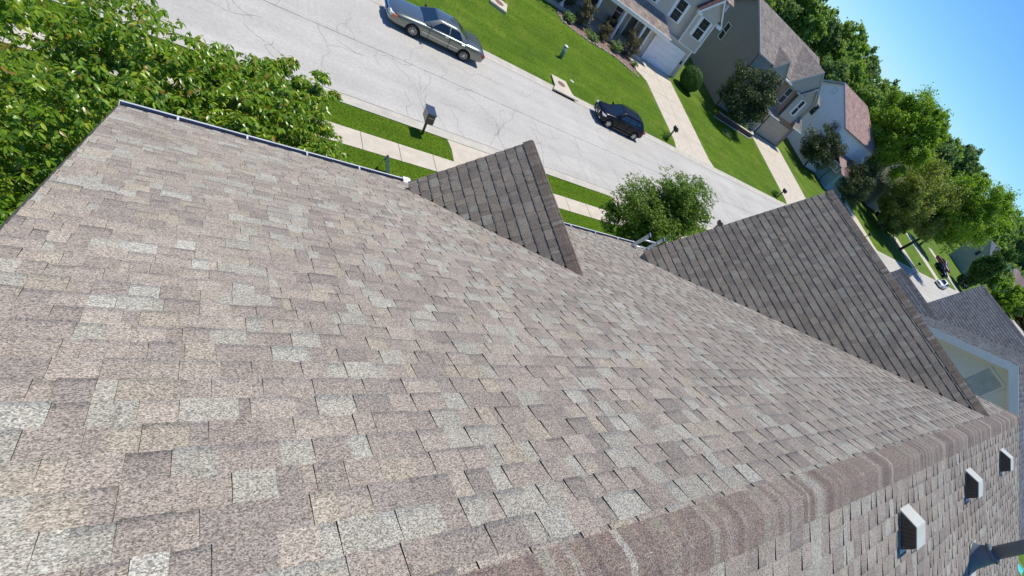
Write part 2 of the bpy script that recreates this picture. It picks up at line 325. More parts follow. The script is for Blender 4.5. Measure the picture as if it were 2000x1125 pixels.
def jl(x0, x1, ys, xc=None, yr=None):
    mb = MB()
    for y in ys:
        z = terr(0, y) + .039; mb.add([(x0, y - .012, z), (x1, y - .012, z), (x1, y + .012, z), (x0, y + .012, z)], [(0, 1, 2, 3)])
    if xc:
        z0, z1 = terr(0, yr[0]) + .039, terr(0, yr[1]) + .039; mb.add([(xc - .012, yr[0], z0), (xc + .012, yr[0], z0), (xc + .012, yr[1], z1), (xc - .012, yr[1], z1)], [(0, 1, 2, 3)])
    return mb
d = drive_far(32.5, 37.75, 46.1); jl(32.5, 37.75, (35.0, 37.9, 40.6, 43.4), 35.1, (33.2, 46)).build('joint_lines', CRK2, d)
d = drive_far(53.5, 61.6, 45.9, .5, .6); jl(53.8, 61.6, (37, 40, 43), 57.5, (33.2, 45.8)).build('joint_lines', CRK2, d)
d = drive_far(79, 83.6, 47); d = drive_far(103.6, 107, 46); d = drive_far(120.5, 124.5, 46); d = drive_far(139, 142.5, 46)
# front walk of the tan house
o = slab('front_walk', [(31.4, 42.6), (32.48, 41.6), (32.48, 46.05), (31.2, 46.05)], .05); tag(o, kind='structure')

# ---------------------------------------------------------------- shingled slopes as real tabs
PAL = [((.33, .289, .255), 7), ((.295, .259, .23), 6), ((.35, .31, .272), 5), ((.378, .366, .328), 2.2), ((.352, .334, .295), 4.5), ((.268, .238, .215), 3.5), ((.35, .312, .26), 2)]
PALC = [p[0] for p in PAL]; PALW = np.array([p[1] for p in PAL], float); PALW /= PALW.sum(); PALG = np.array([6, 6, 5, .25, 2.2, 5, 2.]); PALG /= PALG.sum()  # gable weights: fewer pale tabs, shade mixed into their tone
def shingles(name, org, U, V, N, vmax, urange, parent, m=SH, expo=.143, palw=PALW, tlow=.003, thigh=.01, dark=1.0, seed=1):
    """org: corner at eave; U along eave, V up the slope, N outward normal; urange(v)->(u0,u1)"""
    rs = random.Random(seed); org = Vector(org); U = Vector(U); V = Vector(V); N = Vector(N)
    vs, fs, cols, mi = [], [], [], []
    def P(u, v, n): return tuple(org + U * u + V * v + N * n)
    def quad(a, b, c, d, c4, mt=0):
        i = len(vs); vs.extend((a, b, c, d)); fs.append((i, i + 1, i + 2, i + 3)); cols.extend(c4); mi.append(mt)
    ncourse = int(math.ceil(vmax / expo)); last = None
    for k in range(ncourse):
        v0 = k * expo + rs.uniform(-.002, .002); v1 = min((k + 1) * expo + .012, vmax + .01)
        u0, u1 = urange(v0 + expo * .5)
        if u1 - u0 < .05: continue
        u = u0 - rs.uniform(0, .25); high = rs.random() < .5; tone = int(rs.random() * 0); tcol = None; left = 0
        while u < u1:
            wd = rs.choice((.07, .09, .11, .12, .14, .16)) if high else rs.choice((.035, .05, .07, .08, .1))
            if left <= 0 or rs.random() < .88:
                tcol = PALC[rng.choice(len(PALC), p=palw)]; left = rs.uniform(.05, .3)
            left -= wd
            g = rs.uniform(.93, 1.07) * dark; c = (tcol[0] * g, tcol[1] * g, tcol[2] * g, 1)
            a, b = max(u, u0), min(u + wd, u1)
            if b - a > .004:
                t = thigh if high else tlow; t += rs.uniform(-.0008, .001)
                cb = c
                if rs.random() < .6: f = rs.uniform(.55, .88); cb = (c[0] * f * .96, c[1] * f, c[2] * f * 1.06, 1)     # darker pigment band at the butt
                vm = v0 + (v1 - v0) * rs.uniform(.18, .34); tm = t * .7
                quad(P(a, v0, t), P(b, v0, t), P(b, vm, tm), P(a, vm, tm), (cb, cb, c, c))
                quad(P(a, vm, tm), P(b, vm, tm), P(b, v1, 0.0008), P(a, v1, 0.0008), (c, c, c, c))
                k4 = ((.02, .02, .02, 1),) * 4
                quad(P(b, v0, t), P(a, v0, t), P(a, v0, -.006), P(b, v0, -.006), k4, 1)
                if high:
                    quad(P(a, v0, t), P(a, v1, .0008), P(a, v1, -.005), P(a, v0, -.006), k4, 1); quad(P(b, v0, t), P(b, v0, -.006), P(b, v1, -.005), P(b, v1, .0008), k4, 1)
            u += wd
            high = not high if rs.random() < .8 else high
            if rs.random() < .6 and high: u += .0015   # open joint between two shingles
    # deck below the tabs
    us = []
    for k in range(0, 21): v = vmax * k / 20; us.append((urange(v), v))
    for (r0, va), (r1, vb) in zip(us, us[1:]):
        if r0[1] - r0[0] < .01 and r1[1] - r1[0] < .01: continue
        quad(P(r0[0], va, -.004), P(max(r0), va, -.004), P(max(r1), vb, -.004), P(r1[0], vb, -.004), ((.03, .03, .03, 1),) * 4, 1)
    me = bpy.data.meshes.new(name); me.from_pydata(vs, [], fs); me.update()
    at = me.color_attributes.new('tab', 'FLOAT_COLOR', 'CORNER'); at.data.foreach_set('color', np.array(cols, dtype=np.float32).ravel())
    me.materials.append(m); me.materials.append(EDGE); me.polygons.foreach_set('material_index', mi)
    # make the faces look outward
    bm = bmesh.new(); bm.from_mesh(me); Nn = N
    for f in bm.faces:
        if f.normal.dot(Nn) < -.3: f.normal_flip()
    bm.to_mesh(me); bm.free()
    return link(name, me, parent)
def caps(name, A, B, side1, side2, wid, parent, seed=3, expo=.143, m=SH, lift=.012):
    """ridge cap pieces bent over a ridge from A to B; side1/side2 unit vectors down the two slopes"""
    rs = random.Random(seed); A = Vector(A); B = Vector(B); D = (B - A); L = D.length; D.normalize(); s1 = Vector(side1); s2 = Vector(side2)
    up = -(s1 + s2).normalized()
    n1 = (s1.cross(D)); n1 = n1 if n1.dot(up) > 0 else -n1; n2 = (s2.cross(D)); n2 = n2 if n2.dot(up) > 0 else -n2
    CP = [(.235, .19, .165), (.25, .205, .176), (.215, .173, .15), (.275, .232, .2), (.24, .196, .168), (.195, .155, .138), (.3, .265, .23)]
    vs, fs, cols, mi = [], [], [], []
    k = 0; t = 0
    prof = [(1, -wid, 0), (1, -wid * .55, 0), (1, -.035, 0), (0, 0, 0), (2, .035, 0), (2, wid * .55, 0), (2, wid, 0)]
    def pt(q, tt, h):
        w_ = abs(q[1])
        if q[0] == 1: return A + D * tt + s1 * w_ + n1 * h
        if q[0] == 2: return A + D * tt + s2 * w_ + n2 * h
        return A + D * tt + up * (h - .008)
    nseg = len(prof)
    while t < L:
        t1 = min(t + expo, L); c = rs.choice(CP); cc = rs.choice(CP)
        # two or three pigment bands across each piece
        cuts = [0, rs.uniform(.2, .5), rs.uniform(.6, .85), 1]; c2_ = (.35, .325, .285) if rs.random() < .14 else cc; cl = [c, c2_, c]
        for b in range(3):
            ta, tb = t + (t1 - t) * cuts[b], t + (t1 - t) * cuts[b + 1]
            ha, hb = lift + .007 * cuts[b], lift + .007 * cuts[b + 1]
            i0 = len(vs)
            for q in prof: vs.append(tuple(pt(q, ta, ha)))
            for q in prof: vs.append(tuple(pt(q, tb, hb)))
            for j in range(nseg - 1):
                fs.append((i0 + j, i0 + j + 1, i0 + j + 1 + nseg, i0 + j + nseg)); cols += [(*[x * rs.uniform(.97, 1.03) for x in cl[b]], 1)] * 4; mi.append(0)
            for j in (0, nseg - 1):                       # lower edges
                q = prof[j]; i1 = len(vs); vs.extend((tuple(pt(q, ta, ha)), tuple(pt(q, tb, hb)), tuple(pt(q, tb, -.004)), tuple(pt(q, ta, -.004))))
                fs.append((i1, i1 + 1, i1 + 2, i1 + 3)); cols += [(.02, .02, .02, 1)] * 4; mi.append(1)
        i0 = len(vs)
        for q in prof: vs.append(tuple(pt(q, t1, lift + .007)))
        for q in prof: vs.append(tuple(pt(q, t1, lift - .004)))
        for j in range(nseg - 1): fs.append((i0 + j, i0 + j + 1, i0 + j + 1 + nseg, i0 + j + nseg)); cols += [(.03, .03, .03, 1)] * 4; mi.append(1)
        t = t1
    me = bpy.data.meshes.new(name); me.from_pydata(vs, [], fs); me.update()
    at = me.color_attributes.new('tab', 'FLOAT_COLOR', 'CORNER'); at.data.foreach_set('color', np.array(cols, dtype=np.float32).ravel())
    me.materials.append(m); me.materials.append(EDGE); me.polygons.foreach_set('material_index', mi)
    return link(name, me, parent)

# ---------------------------------------------------------------- our own house
TH = R(29.723); ST, CT = math.sin(TH), math.cos(TH); UU = 1.27
def zmain(y): return CZ + (-UU - ST * y) / CT           # front slope
def ymain(z): return (-UU - CT * (z - CZ)) / ST
ZR = zmain(0)                                            # ridge height at y=0
def zback(y): return ZR + math.tan(TH) * y
XL, XR = -.72, 10.62; YE = 6.0; YB = -6.2
house = empty('brick_house', (0, 0, 0)); tag(house, 'house under the camera with tan and grey shingled roof, two front gables and white gutters', 'house')
def gable_slope(dx_sign): pass
wall_m = siding('tan_siding', (.42, .37, .3))
MB().prism([(YE - .35, .0), (YE - .35, zmain(YE - .35) - .18), (0, ZR - .2), (YB + .35, zback(YB + .35) - .18), (YB + .35, 0)], 'x', XL + .3, XR - .3).build('wall', wall_m, house)
# roof deck slab under the shingles
deck = mat('painted_fascia_board', (.3, .26, .22), .6, .1, 3)
t = .14
MB().prism([(YE, zmain(YE) - .012), (0, ZR - .012), (YB, zback(YB) - .012), (YB, zback(YB) - t), (0, ZR - t - .03), (YE, zmain(YE) - t)], 'x', XL + .02, XR - .02).build('roof_deck', deck, house)
LS = YE / CT
shingles('front_roof_slope', (XL, YE, zmain(YE)), (1, 0, 0), (0, -CT, ST), (0, ST, CT), LS, lambda v: (0, XR - XL), house, seed=11)
LB = -YB / CT
shingles('back_roof_slope', (XL, YB, zback(YB)), (1, 0, 0), (0, CT, ST), (0, -ST, CT), LB, lambda v: (0, XR - XL), house, seed=12)
caps('ridge_cap', (XL, 0, ZR), (XR, 0, ZR), (0, CT, -ST), (0, -CT, -ST), .15, house, seed=5)
# rake drip edge
MB().prism([(YE + .01, zmain(YE + .01) + .002), (0, ZR + .002), (0, ZR - .09), (YE + .01, zmain(YE) - .09)], 'x', XL - .012, XL - .001).build('rake_edge', mat('brown_drip_edge', (.06, .05, .045), .5), house)
def cross_gable(xr, zr, yf, pitch, half, seed, parent, m=SH, right=True, dark=1.0, expo=.143, ymn=ymain, ridge_m=SH, face=None, back_over=.02, seg=None):
    """gable roof whose ridge runs along y at (xr, zr); faces +y at yf, dies into the main slope"""
    tp = math.tan(pitch); cp, sp = math.cos(pitch), math.sin(pitch); L = half / cp; ze = zr - half * tp
    yb = ymn(zr) - .05
    def ur(v):
        z = ze + v * sp; return (0, max(0, yf - (ymn(z) - back_over)))
    # left slope: org at front eave corner, U towards -y
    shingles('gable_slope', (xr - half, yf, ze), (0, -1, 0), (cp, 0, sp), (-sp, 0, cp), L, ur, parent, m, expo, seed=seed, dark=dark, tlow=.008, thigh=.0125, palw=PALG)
    if right: shingles('gable_slope', (xr + half, yf, ze), (0, -1, 0), (-cp, 0, sp), (sp, 0, cp), L, ur, parent, m, expo, seed=seed + 1, dark=dark)
    caps('gable_ridge_cap', (xr, yb, zr), (xr, yf + .01, zr), (-cp, 0, -sp), (cp, 0, -sp), .14, parent, seed=seed + 2, m=ridge_m)
    # body under the gable: the solid wedge below both slopes, set in from the rake, and the rake boards
    q = MB().prism([(xr - half + .02, ze - .02 - .12), (xr - half + .02, ze - .02), (xr, zr - .02), (xr + half - .02, ze - .02), (xr + half - .02, ze - .14), (xr, zr - .16)], 'y', yf - .02, yb + .12)
    q.build('gable_deck', deck if face is None else face, parent)
    MB().prism([(xr - half + .2, ze - .3), (xr - half + .2, ze + .2 * tp - .16), (xr, zr - .17), (xr + half - .2, ze + .2 * tp - .16), (xr + half - .2, ze - .3)], 'y', yf - .25, ymn(ze) - 1.0 if False else yf - .45).build('gable_wall', wall_m if face is None else face, parent)
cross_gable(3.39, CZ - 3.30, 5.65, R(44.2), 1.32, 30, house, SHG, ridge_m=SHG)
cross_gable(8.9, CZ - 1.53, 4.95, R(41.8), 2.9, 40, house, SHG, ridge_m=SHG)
# valley cut lines: dark gap where the shingles of the gables meet the main slope
# white gutters on the front eave
def gutter(x0, x1, parent, yy=YE - .01, zz=None, hang=True):
    zz = zmain(YE) - .0 if zz is None else zz
    g = empty('gutter'); g.parent = parent
    prof = [(0, -.01), (0, -.11), (.07, -.115), (.075, -.09), (.1, -.05), (.105, 0), (.085, .0), (.085, -.006), (.098, -.008), (.094, -.045), (.068, -.085), (.064, -.107), (.008, -.104), (.008, -.01)]
    tr = MB().prism([(yy + a, zz + b) for a, b in prof], 'x', x0, x1).build('trough', GUTM, g)
    MB().box(x0 - .004, x0, yy, yy + .106, zz - .112, zz - .002).build('end_cap', GUTM, g); MB().box(x1, x1 + .004, yy, yy + .106, zz - .112, zz - .002).build('end_cap', GUTM, g)
    MB().box(x0 + .01, x1 - .01, yy + .012, yy + .088, zz - .098, zz - .04).build('trough_fill', GUTDARK, g)  # dark filler strip along the inside of the trough
    x = x0 + .45
    while hang and x < x1:
        MB().box(x - .009, x + .009, yy + .02, yy + .1, zz - .004, zz + .004).build('hanger', GUTM, g); x += .61
    return g
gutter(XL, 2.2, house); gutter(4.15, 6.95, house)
MB().box(2.14, 2.24, YE - .02, YE + .11, zmain(YE) - .13, zmain(YE) + .015).build('gutter_end_flashing', WHITE, house)

# box vents and flue on the back slope
HOOD = mat('pale_grey_vent_metal', (.5, .5, .43), .4, .07, 9)
def vent(x, dn, parent):
    """slant back vent; local: s down slope, n normal, x width"""
    g = empty('roof_vent'); g.parent = parent
    o0 = Vector((x, 0, ZR)) + Vector((0, -CT, -ST)) * dn; S = Vector((0, -CT, -ST)); Nn = Vector((0, -ST, CT)); X = Vector((1, 0, 0))
    def W(a, s, n): return tuple(o0 + X * a + S * s + Nn * n)
    def extr(poly, a0, a1, nm, m, bevel=0):
        n = len(poly); mb = MB(); mb.add([W(a0, *p) for p in poly] + [W(a1, *p) for p in poly], [tuple(range(n))[::-1], tuple(range(n, 2 * n))] + [(i, (i + 1) % n, (i + 1) % n + n, i + n) for i in range(n)])
        return mb.build(nm, m, g, bevel)
    wd = .23
    # hood shell: thin folded sheet along the profile
    extr([(-.01, .008), (.115, .135), (.3, .135), (.335, .1), (.335, .09), (.297, .127), (.118, .127), (.0, .003)], 0, wd, 'hood', HOOD)
    lv = extr([(.005, .004), (.117, .122), (.29, .122), (.3, .11), (.33, .005)], .006, wd - .006, 'louver', BLACKP)
    for i in range(7):
        s = .08 + i * .034
        extr([(s, .01), (s + .004, .01), (s + .004, .11), (s, .11)] if i > 1 else [(s, .01), (s + .004, .01), (s + .004, .07), (s, .07)], .001, .0055, 'fin', BLACKP)
    extr([(-.012, .0125), (.37, .0125), (.37, .014), (-.012, .014)], -.012, wd + .02, 'flange', HOOD)
for x, d_ in ((4.28, .4), (6.62, .4), (8.85, .4)): vent(x, d_, house)
pf = empty('flue_pipe'); pf.parent = house
px_, py_ = 6.98, -1.32; pz_ = zback(py_)
GALV = mat('grey_painted_flue', (.12, .145, .17), .45, .1, 7)
S = Vector((0, -CT, -ST)); Nn = Vector((0, -ST, CT)); o0 = Vector((px_, py_, pz_)) + Nn * .014
mb = MB(); mb.add([tuple(o0 + Vector((1, 0, 0)) * a + S * b) for a, b in ((-.13, -.2), (.16, -.2), (.16, .26), (-.13, .26))], [(0, 1, 2, 3)]); mb.build('flashing', HOOD, pf)
mb = MB(); n = 24; ring = lambda r, z, tilt: [(px_ + math.cos(t_) * r, py_ + math.sin(t_) * r, pz_ + z + (math.tan(TH) * math.sin(t_) * r if tilt else 0)) for t_ in [2 * math.pi * i / n for i in range(n)]]
rs_ = [ring(.17, .005, True), ring(.13, .07, True), ring(.105, .2, False), ring(.1, .23, False)]
for r_ in rs_: mb.v += r_
for j in range(3):
    for i in range(n): mb.f.append((j * n + i, j * n + (i + 1) % n, (j + 1) * n + (i + 1) % n, (j + 1) * n + i)); mb.sm.append(True)
mb.build('boot', GALV, pf)
MB().tube([(px_, py_, pz_ + .1), (px_, py_, pz_ + 1.4)], .075, 24).build('pipe', GALV, pf)
MB().tube([(px_, py_, pz_ + .225), (px_, py_, pz_ + .27)], [.125, .08], 24).build('storm_collar', GALV, pf)
MB().tube([(px_, py_, pz_ + 1.4), (px_, py_, pz_ + 1.42), (px_, py_, pz_ + 1.5)], [.1, .11, .03], 20).build('rain_cap', GALV, pf)

# ladder leaning on the gutter
lad = empty('ladder', (6.7, 6.1, 9.2)); tag(lad, 'aluminium extension ladder leaning on the front gutter beside the larger gable', 'ladder')
def rail(x):
    a = Vector((x, 5.62, 14.1 - 4.26)); b = Vector((x, 8.3, 14.1 - 9.5 - 3)); d_ = (b - a).normalized(); nn = Vector((0, -d_.z, d_.y)); mb = MB()
    q = []
    for p in (a, b):
        for sx, sn in ((-.013, -.034), (.013, -.034), (.013, .034), (-.013, .034)): q.append(tuple(p + Vector((sx, 0, 0)) + nn * sn - Vector((6.7, 6.1, 9.2))))
    mb.add(q, [(0, 1, 2, 3), (7, 6, 5, 4), (0, 4, 5, 1), (1, 5, 6, 2), (2, 6, 7, 3), (3, 7, 4, 0)]); o = mb.build('rail', ALU, lad)
    cp = MB(); q = [tuple(a + Vector((sx, 0, 0)) + nn * sn - d_ * so_ - Vector((6.7, 6.1, 9.2))) for so_ in (-.012, .03) for sx, sn in ((-.018, -.043), (.018, -.043), (.018, .043), (-.018, .043))]
    cp.add(q, [(0, 1, 2, 3), (7, 6, 5, 4), (0, 4, 5, 1), (1, 5, 6, 2), (2, 6, 7, 3), (3, 7, 4, 0)]); cp.build('end_cap', mat('blue_plastic', (.06, .12, .2), .5), o)
    return a, d_
a_, d_ = rail(6.62); rail(7.04)
for i in range(14):
    p = a_ + d_ * (.2 + i * .305) - Vector((6.7, 6.1, 9.2)); MB().tube([(6.62 - 6.7 + .01, p.y, p.z), (7.04 - 6.7 - .01, p.y, p.z)], .02, 8).build('rung', ALU, lad)

# ---------------------------------------------------------------- neighbouring house on our side
nb_ = empty('neighbour_house', (15, 0, 0)); tag(nb_, 'next-door house on our side, bluish shingled roof and beige gable end with a louvered vent', 'house')
def rel(o, p): return o
NX = 15.0; PY, PZ = 1.08, 12.68; NP = R(29.8)
def nz_f(y): return PZ - math.tan(NP) * (y - PY)
def nz_b(y): return PZ + math.tan(NP) * (y - PY)
def ny_f(z): return PY + (PZ - z) / math.tan(NP)
NYE, NYB = 7.6, -2.95; NX1 = 34
nbr = empty('tmp'); bpy.data.objects.remove(nbr)
class Off:  # build in world space, parent keeps offset
    pass
def reparent(parent):
    """children were built in world coordinates: cancel the parent's own location"""
    for ch in [x for x in bpy.data.objects if x.parent == parent]: ch.matrix_parent_inverse = Matrix.Translation(-Vector(parent.location))
BEIGE = siding('beige_siding', (.84, .77, .6), .115)
FASC = mat('pale_blue_fascia', (.84, .8, .72), .45, .05, 2)
MB().prism([(NYE - .35, 0), (NYE - .35, nz_f(NYE - .35) - .2), (PY, PZ - .2), (NYB + .3, nz_b(NYB + .3) - .2), (NYB + .3, 0)], 'x', NX + .3, NX1 - .3).build('wall', BEIGE, nb_)
MB().prism([(NYE, nz_f(NYE) - .015), (PY, PZ - .015), (NYB, nz_b(NYB) - .015), (NYB, nz_b(NYB) - .16), (PY, PZ - .17), (NYE, nz_f(NYE) - .16)], 'x', NX + .02, NX1).build('roof_deck', FASC, nb_)
MB().prism([(NYE + .01, nz_f(NYE + .01)), (PY, PZ), (NYB - .01, nz_b(NYB - .01)), (NYB - .01, nz_b(NYB - .01) - .2), (PY, PZ - .225), (NYE + .01, nz_f(NYE + .01) - .2)], 'x', NX - .025, NX - .002).build('rake_board', FASC, nb_)
MB().prism([(NYE - .3, nz_f(NYE - .3) - .17), (PY, PZ - .19), (NYB + .3, nz_b(NYB + .3) - .17), (NYB + .3, nz_b(NYB + .3) - .3), (PY, PZ - .33), (NYE - .3, nz_f(NYE - .3) - .3)], 'x', NX + .26, NX + .298).build('frieze_board', FASC, nb_)
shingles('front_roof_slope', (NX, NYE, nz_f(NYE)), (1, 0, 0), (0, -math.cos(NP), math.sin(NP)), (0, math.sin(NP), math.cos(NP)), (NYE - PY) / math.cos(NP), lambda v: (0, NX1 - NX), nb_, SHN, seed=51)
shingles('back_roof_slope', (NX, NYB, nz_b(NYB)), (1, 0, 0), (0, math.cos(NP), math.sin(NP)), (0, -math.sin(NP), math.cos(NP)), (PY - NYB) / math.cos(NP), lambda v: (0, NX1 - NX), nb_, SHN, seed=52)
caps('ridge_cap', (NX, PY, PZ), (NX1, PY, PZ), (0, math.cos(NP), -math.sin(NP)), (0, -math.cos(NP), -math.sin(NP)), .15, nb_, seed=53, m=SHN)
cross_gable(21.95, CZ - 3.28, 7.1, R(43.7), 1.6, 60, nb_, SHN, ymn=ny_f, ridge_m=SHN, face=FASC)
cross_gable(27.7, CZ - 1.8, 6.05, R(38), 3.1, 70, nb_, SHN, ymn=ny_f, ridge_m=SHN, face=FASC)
lv = empty('gable_vent'); lv.parent = nb_
vy0, vy1, vz0, vz1 = .8, 1.36, 11.5, 12.12
for b in ((NX + .26, NX + .3, vy0 - .05, vy1 + .05, vz0 - .05, vz0), (NX + .26, NX + .3, vy0 - .05, vy1 + .05, vz1, vz1 + .05), (NX + .26, NX + .3, vy0 - .05, vy0, vz0, vz1), (NX + .26, NX + .3, vy1, vy1 + .05, vz0, vz1)): box('vent_frame', BEIGE, b, lv)
box('vent_back', mat('beige_vent_back', (.5, .46, .36), .8), (NX + .29, NX + .3, vy0, vy1, vz0, vz1), lv)  # plain beige backing board behind the slats
mb = MB()
for i in range(13):
    z = vz0 + .02 + i * (vz1 - vz0) / 13; mb.add([(NX + .262, vy0, z), (NX + .262, vy1, z), (NX + .288, vy1, z + .03), (NX + .288, vy0, z + .03)], [(0, 1, 2, 3)])
mb.build('slats', mat('grey_green_slat', (.75, .7, .55), .6), lv)
reparent(nb_)

# ---------------------------------------------------------------- windows, doors for the far houses
MUNT = mat('thin_glazing_bar', (.16, .17, .19), .5)
def window(parent, axis, a0, a1, pos, z0, z1, sh=0, frame=TRIM, shm=None, out=-1, dbl=True, grid=(0, 0), fw=.07):
    """framed sash window in a wall; axis 'y': wall faces -y at y=pos, spans x; axis 'x': faces -x at x=pos, spans y"""
    w_ = empty('window'); w_.parent = parent
    def B(nm, m, u0, u1, d0, d1, za, zb):
        if axis == 'y': return box(nm, m, (u0, u1, pos + d0 * out, pos + d1 * out, za, zb) if out > 0 else (u0, u1, pos - d1, pos - d0, za, zb), w_)
        return box(nm, m, (pos - d1, pos - d0, u0, u1, za, zb), w_)
    B('frame', frame, a0 - fw, a0, .0, .07, z0 - fw, z1 + fw); B('frame', frame, a1, a1 + fw, .0, .07, z0 - fw, z1 + fw)
    B('frame', frame, a0, a1, .0, .07, z1, z1 + fw); B('sill', frame, a0 - .02, a1 + .02, .0, .095, z0 - fw, z0)
    B('pane', GLASS, a0, a1, .012, .02, z0, z1)
    if dbl: zm = (z0 + z1) / 2; B('sash_rail', frame, a0, a1, .02, .055, zm - .03, zm + .03)
    for i in range(1, grid[0]): u = a0 + (a1 - a0) * i / grid[0]; B('muntin', MUNT, u - .008, u + .008, .02, .024, z0, z1)
    for j in range(1, grid[1]):
        z = z0 + (z1 - z0) * j / grid[1]; B('muntin', MUNT, a0, a1, .02, .024, z - .008, z + .008)
    if sh: B('shutter', shm or frame, a0 - fw - sh - .01, a0 - fw - .01, .0, .045, z0 - .03, z1 + .03); B('shutter', shm or frame, a1 + fw + .01, a1 + fw + sh + .01, .0, .045, z0 - .03, z1 + .03)
    return w_
def roof_x(name, parent, m, x0, x1, ef, yr, eb, ze, zr, t=.16, zeb=None):
    zeb = ze if zeb is None else zeb
    return MB().prism([(ef, ze), (yr, zr), (eb, zeb), (eb, zeb - t), (yr, zr - t - .05), (ef, ze - t)], 'x', x0, x1).build(name, m, parent)
def roof_y(name, parent, m, y0, y1, el, xr, er, ze, zr, t=.14, zer=None):
    zer = ze if zer is None else zer
    return MB().prism([(el, ze), (xr, zr), (er, zer), (er, zer - t), (xr, zr - t - .05), (el, ze - t)], 'y', y0, y1).build(name, m, parent)

# ---------------------------------------------------------------- tan house across (garage, porch, box bay)
TAN = siding('pale_tan_siding', (.58, .52, .44)); RF1 = farshingle('brown_shingle', (.3, .25, .215)); PURP = farshingle('dark_purple_brown_shingle', (.13, .085, .085))
GRY = mat('garage_panel_paint', (.82, .82, .86), .45, .04, 2)
hA = empty('tan_house', (33, 46.4, .7)); tag(hA, 'pale tan sided house across the street with white garage door and porch posts', 'house')
MB().box(32.86, 38.75, 46.15, 57, .2, 4.06).build('garage_wall', TAN, hA)
MB().box(19, 32.86, 47.9, 57, .2, 4.06).build('porch_wall', TAN, hA)
MB().box(19, 39.35, 46.45, 57, 4.06, 9.3).build('upper_wall', TAN, hA)
roof_x('roof', hA, RF1, 18.6, 39.8, 46.25, 51.5, 57.5, 9.35, 12.4)
# porch roof sloping to the gutter, hipped at its right end
z0, z1 = 3.98, 5.02
mb = MB(); mb.add([(19, 44.85, z0), (34.55, 44.85, z0), (33.45, 46.44, z1), (19, 46.44, z1), (19, 44.85, z0 - .05), (34.55, 44.85, z0 - .05), (34.55, 46.44, z0 - .05), (19, 46.44, z0 - .05), (34.55, 46.44, z0)],
               [(0, 1, 2, 3), (0, 4, 5, 1), (1, 8, 2), (1, 5, 6, 8), (4, 7, 6, 5)]); mb.build('porch_roof', RF1, hA)
MB().box(19, 34.6, 44.75, 44.85, z0 - .13, z0 + .01).build('porch_gutter', TRIM, hA); MB().box(19, 34.4, 44.86, 45.15, z0 - .35, z0 - .06).build('porch_beam', TRIM, hA)
slab_ = MB().box(19, 32.84, 44.95, 47.9, .3, .62 + .35).build('porch_floor', CONC, hA)
for x in (22.9, 25.95, 28.75, 31.35):
    p = MB().box(x - .1, x + .1, 44.95, 45.15, .97, z0 - .35).build('porch_post', TRIM, hA); MB().box(x - .14, x + .14, 44.92, 45.18, .97, 1.12).build('post_base', TRIM, p)
MB().box(32.8, 33.02, 46.05, 46.149, .75, 3.55).build('corner_board', TRIM, hA); MB().box(38.6, 38.78, 46.1, 46.149, .75, 4.05).build('corner_board', TRIM, hA)
MB().box(39.2, 39.37, 46.4, 46.449, 4.06, 9.3).build('corner_board', TRIM, hA)
gd = empty('garage_door'); gd.parent = hA
for j in range(4):
    za = .74 + j * .61; box('door_panel', GRY, (33.84, 37.82, 46.06, 46.1, za + .006, za + .604), gd)
    for i in range(4): box('panel_moulding', GRY, (33.98 + i * .97, 34.82 + i * .97, 46.05, 46.059, za + .12, za + .49), gd)
box('door_frame', TRIM, (33.6, 33.83, 46.0, 46.149, .7, 3.2), gd); box('door_frame', TRIM, (37.83, 38.06, 46.0, 46.149, .7, 3.2), gd); box('door_frame', TRIM, (33.6, 38.06, 46.0, 46.149, 3.2, 3.52), gd)
box('door_handle', BLACKP, (35.1, 35.25, 46.03, 46.05, 1.5, 1.55), gd)
ln = box('garage_light', BLACKP, (38.25, 38.38, 46.0, 46.149, 2.3, 2.62), hA)
window(hA, 'y', 33.98, 35.08, 46.45, 5.15, 7.0, .26, grid=(2, 4)); window(hA, 'y', 30.6, 31.7, 46.45, 5.35, 7.2, .26, grid=(2, 4)); window(hA, 'y', 26.8, 27.9, 46.45, 5.35, 7.2, .26, grid=(2, 4))
window(hA, 'y', 26.6, 27.4, 47.9, 1.7, 3.4, 0); window(hA, 'y', 29.4, 30.2, 47.9, 1.6, 3.4, 0)
window(hA, 'y', 24.6, 25.4, 47.9, 1.7, 3.4, 0)
dr = box('front_door', mat('dark_door_paint', (.05, .06, .075), .4), (31.3, 32.2, 47.82, 47.898, .98, 3.05), hA); box('door_trim', TRIM, (31.15, 31.3, 47.8, 47.899, .98, 3.2), dr); box('door_trim', TRIM, (32.2, 32.35, 47.8, 47.899, .98, 3.2), dr); box('door_trim', TRIM, (31.15, 32.35, 47.8, 47.899, 3.2, 3.3), dr)
# box bay with its own steep gable
bx = MB().prism([(36.3, 4.05), (36.3, 7.5), (37.95, 9.33), (39.3, 7.8), (38.98, 7.3), (38.95, 4.05)], 'y', 45.95, 46.44).build('bay_wall', TAN, hA)
MB().box(36.22, 36.34, 45.9, 45.949, 4.0, 7.35).build('bay_corner_board', TRIM, bx); MB().box(38.86, 39.0, 45.9, 45.949, 4.0, 7.35).build('bay_corner_board', TRIM, bx); MB().box(36.2, 39.02, 45.92, 46.44, 3.96, 4.05).build('bay_skirt', TRIM, bx)
roof_y('bay_roof', hA, PURP, 45.7, 49.5, 36.05, 37.95, 39.65, 7.35, 9.5, .06, 7.5)
q = MB().prism([(36.1, 7.3), (37.95, 9.4), (39.6, 7.44), (39.6, 7.2), (37.95, 9.1), (36.1, 7.05)], 'y', 45.66, 45.72).build('bay_rake_board', TRIM, hA)
MB().box(36.0, 36.65, 45.67, 45.95, 7.0, 7.3).build('gable_return', TRIM, hA); MB().box(39.05, 39.7, 45.67, 45.95, 7.1, 7.42).build('gable_return', TRIM, hA)
window(hA, 'y', 37.2, 38.3, 45.95, 5.15, 7.05, .26, grid=(2, 4))
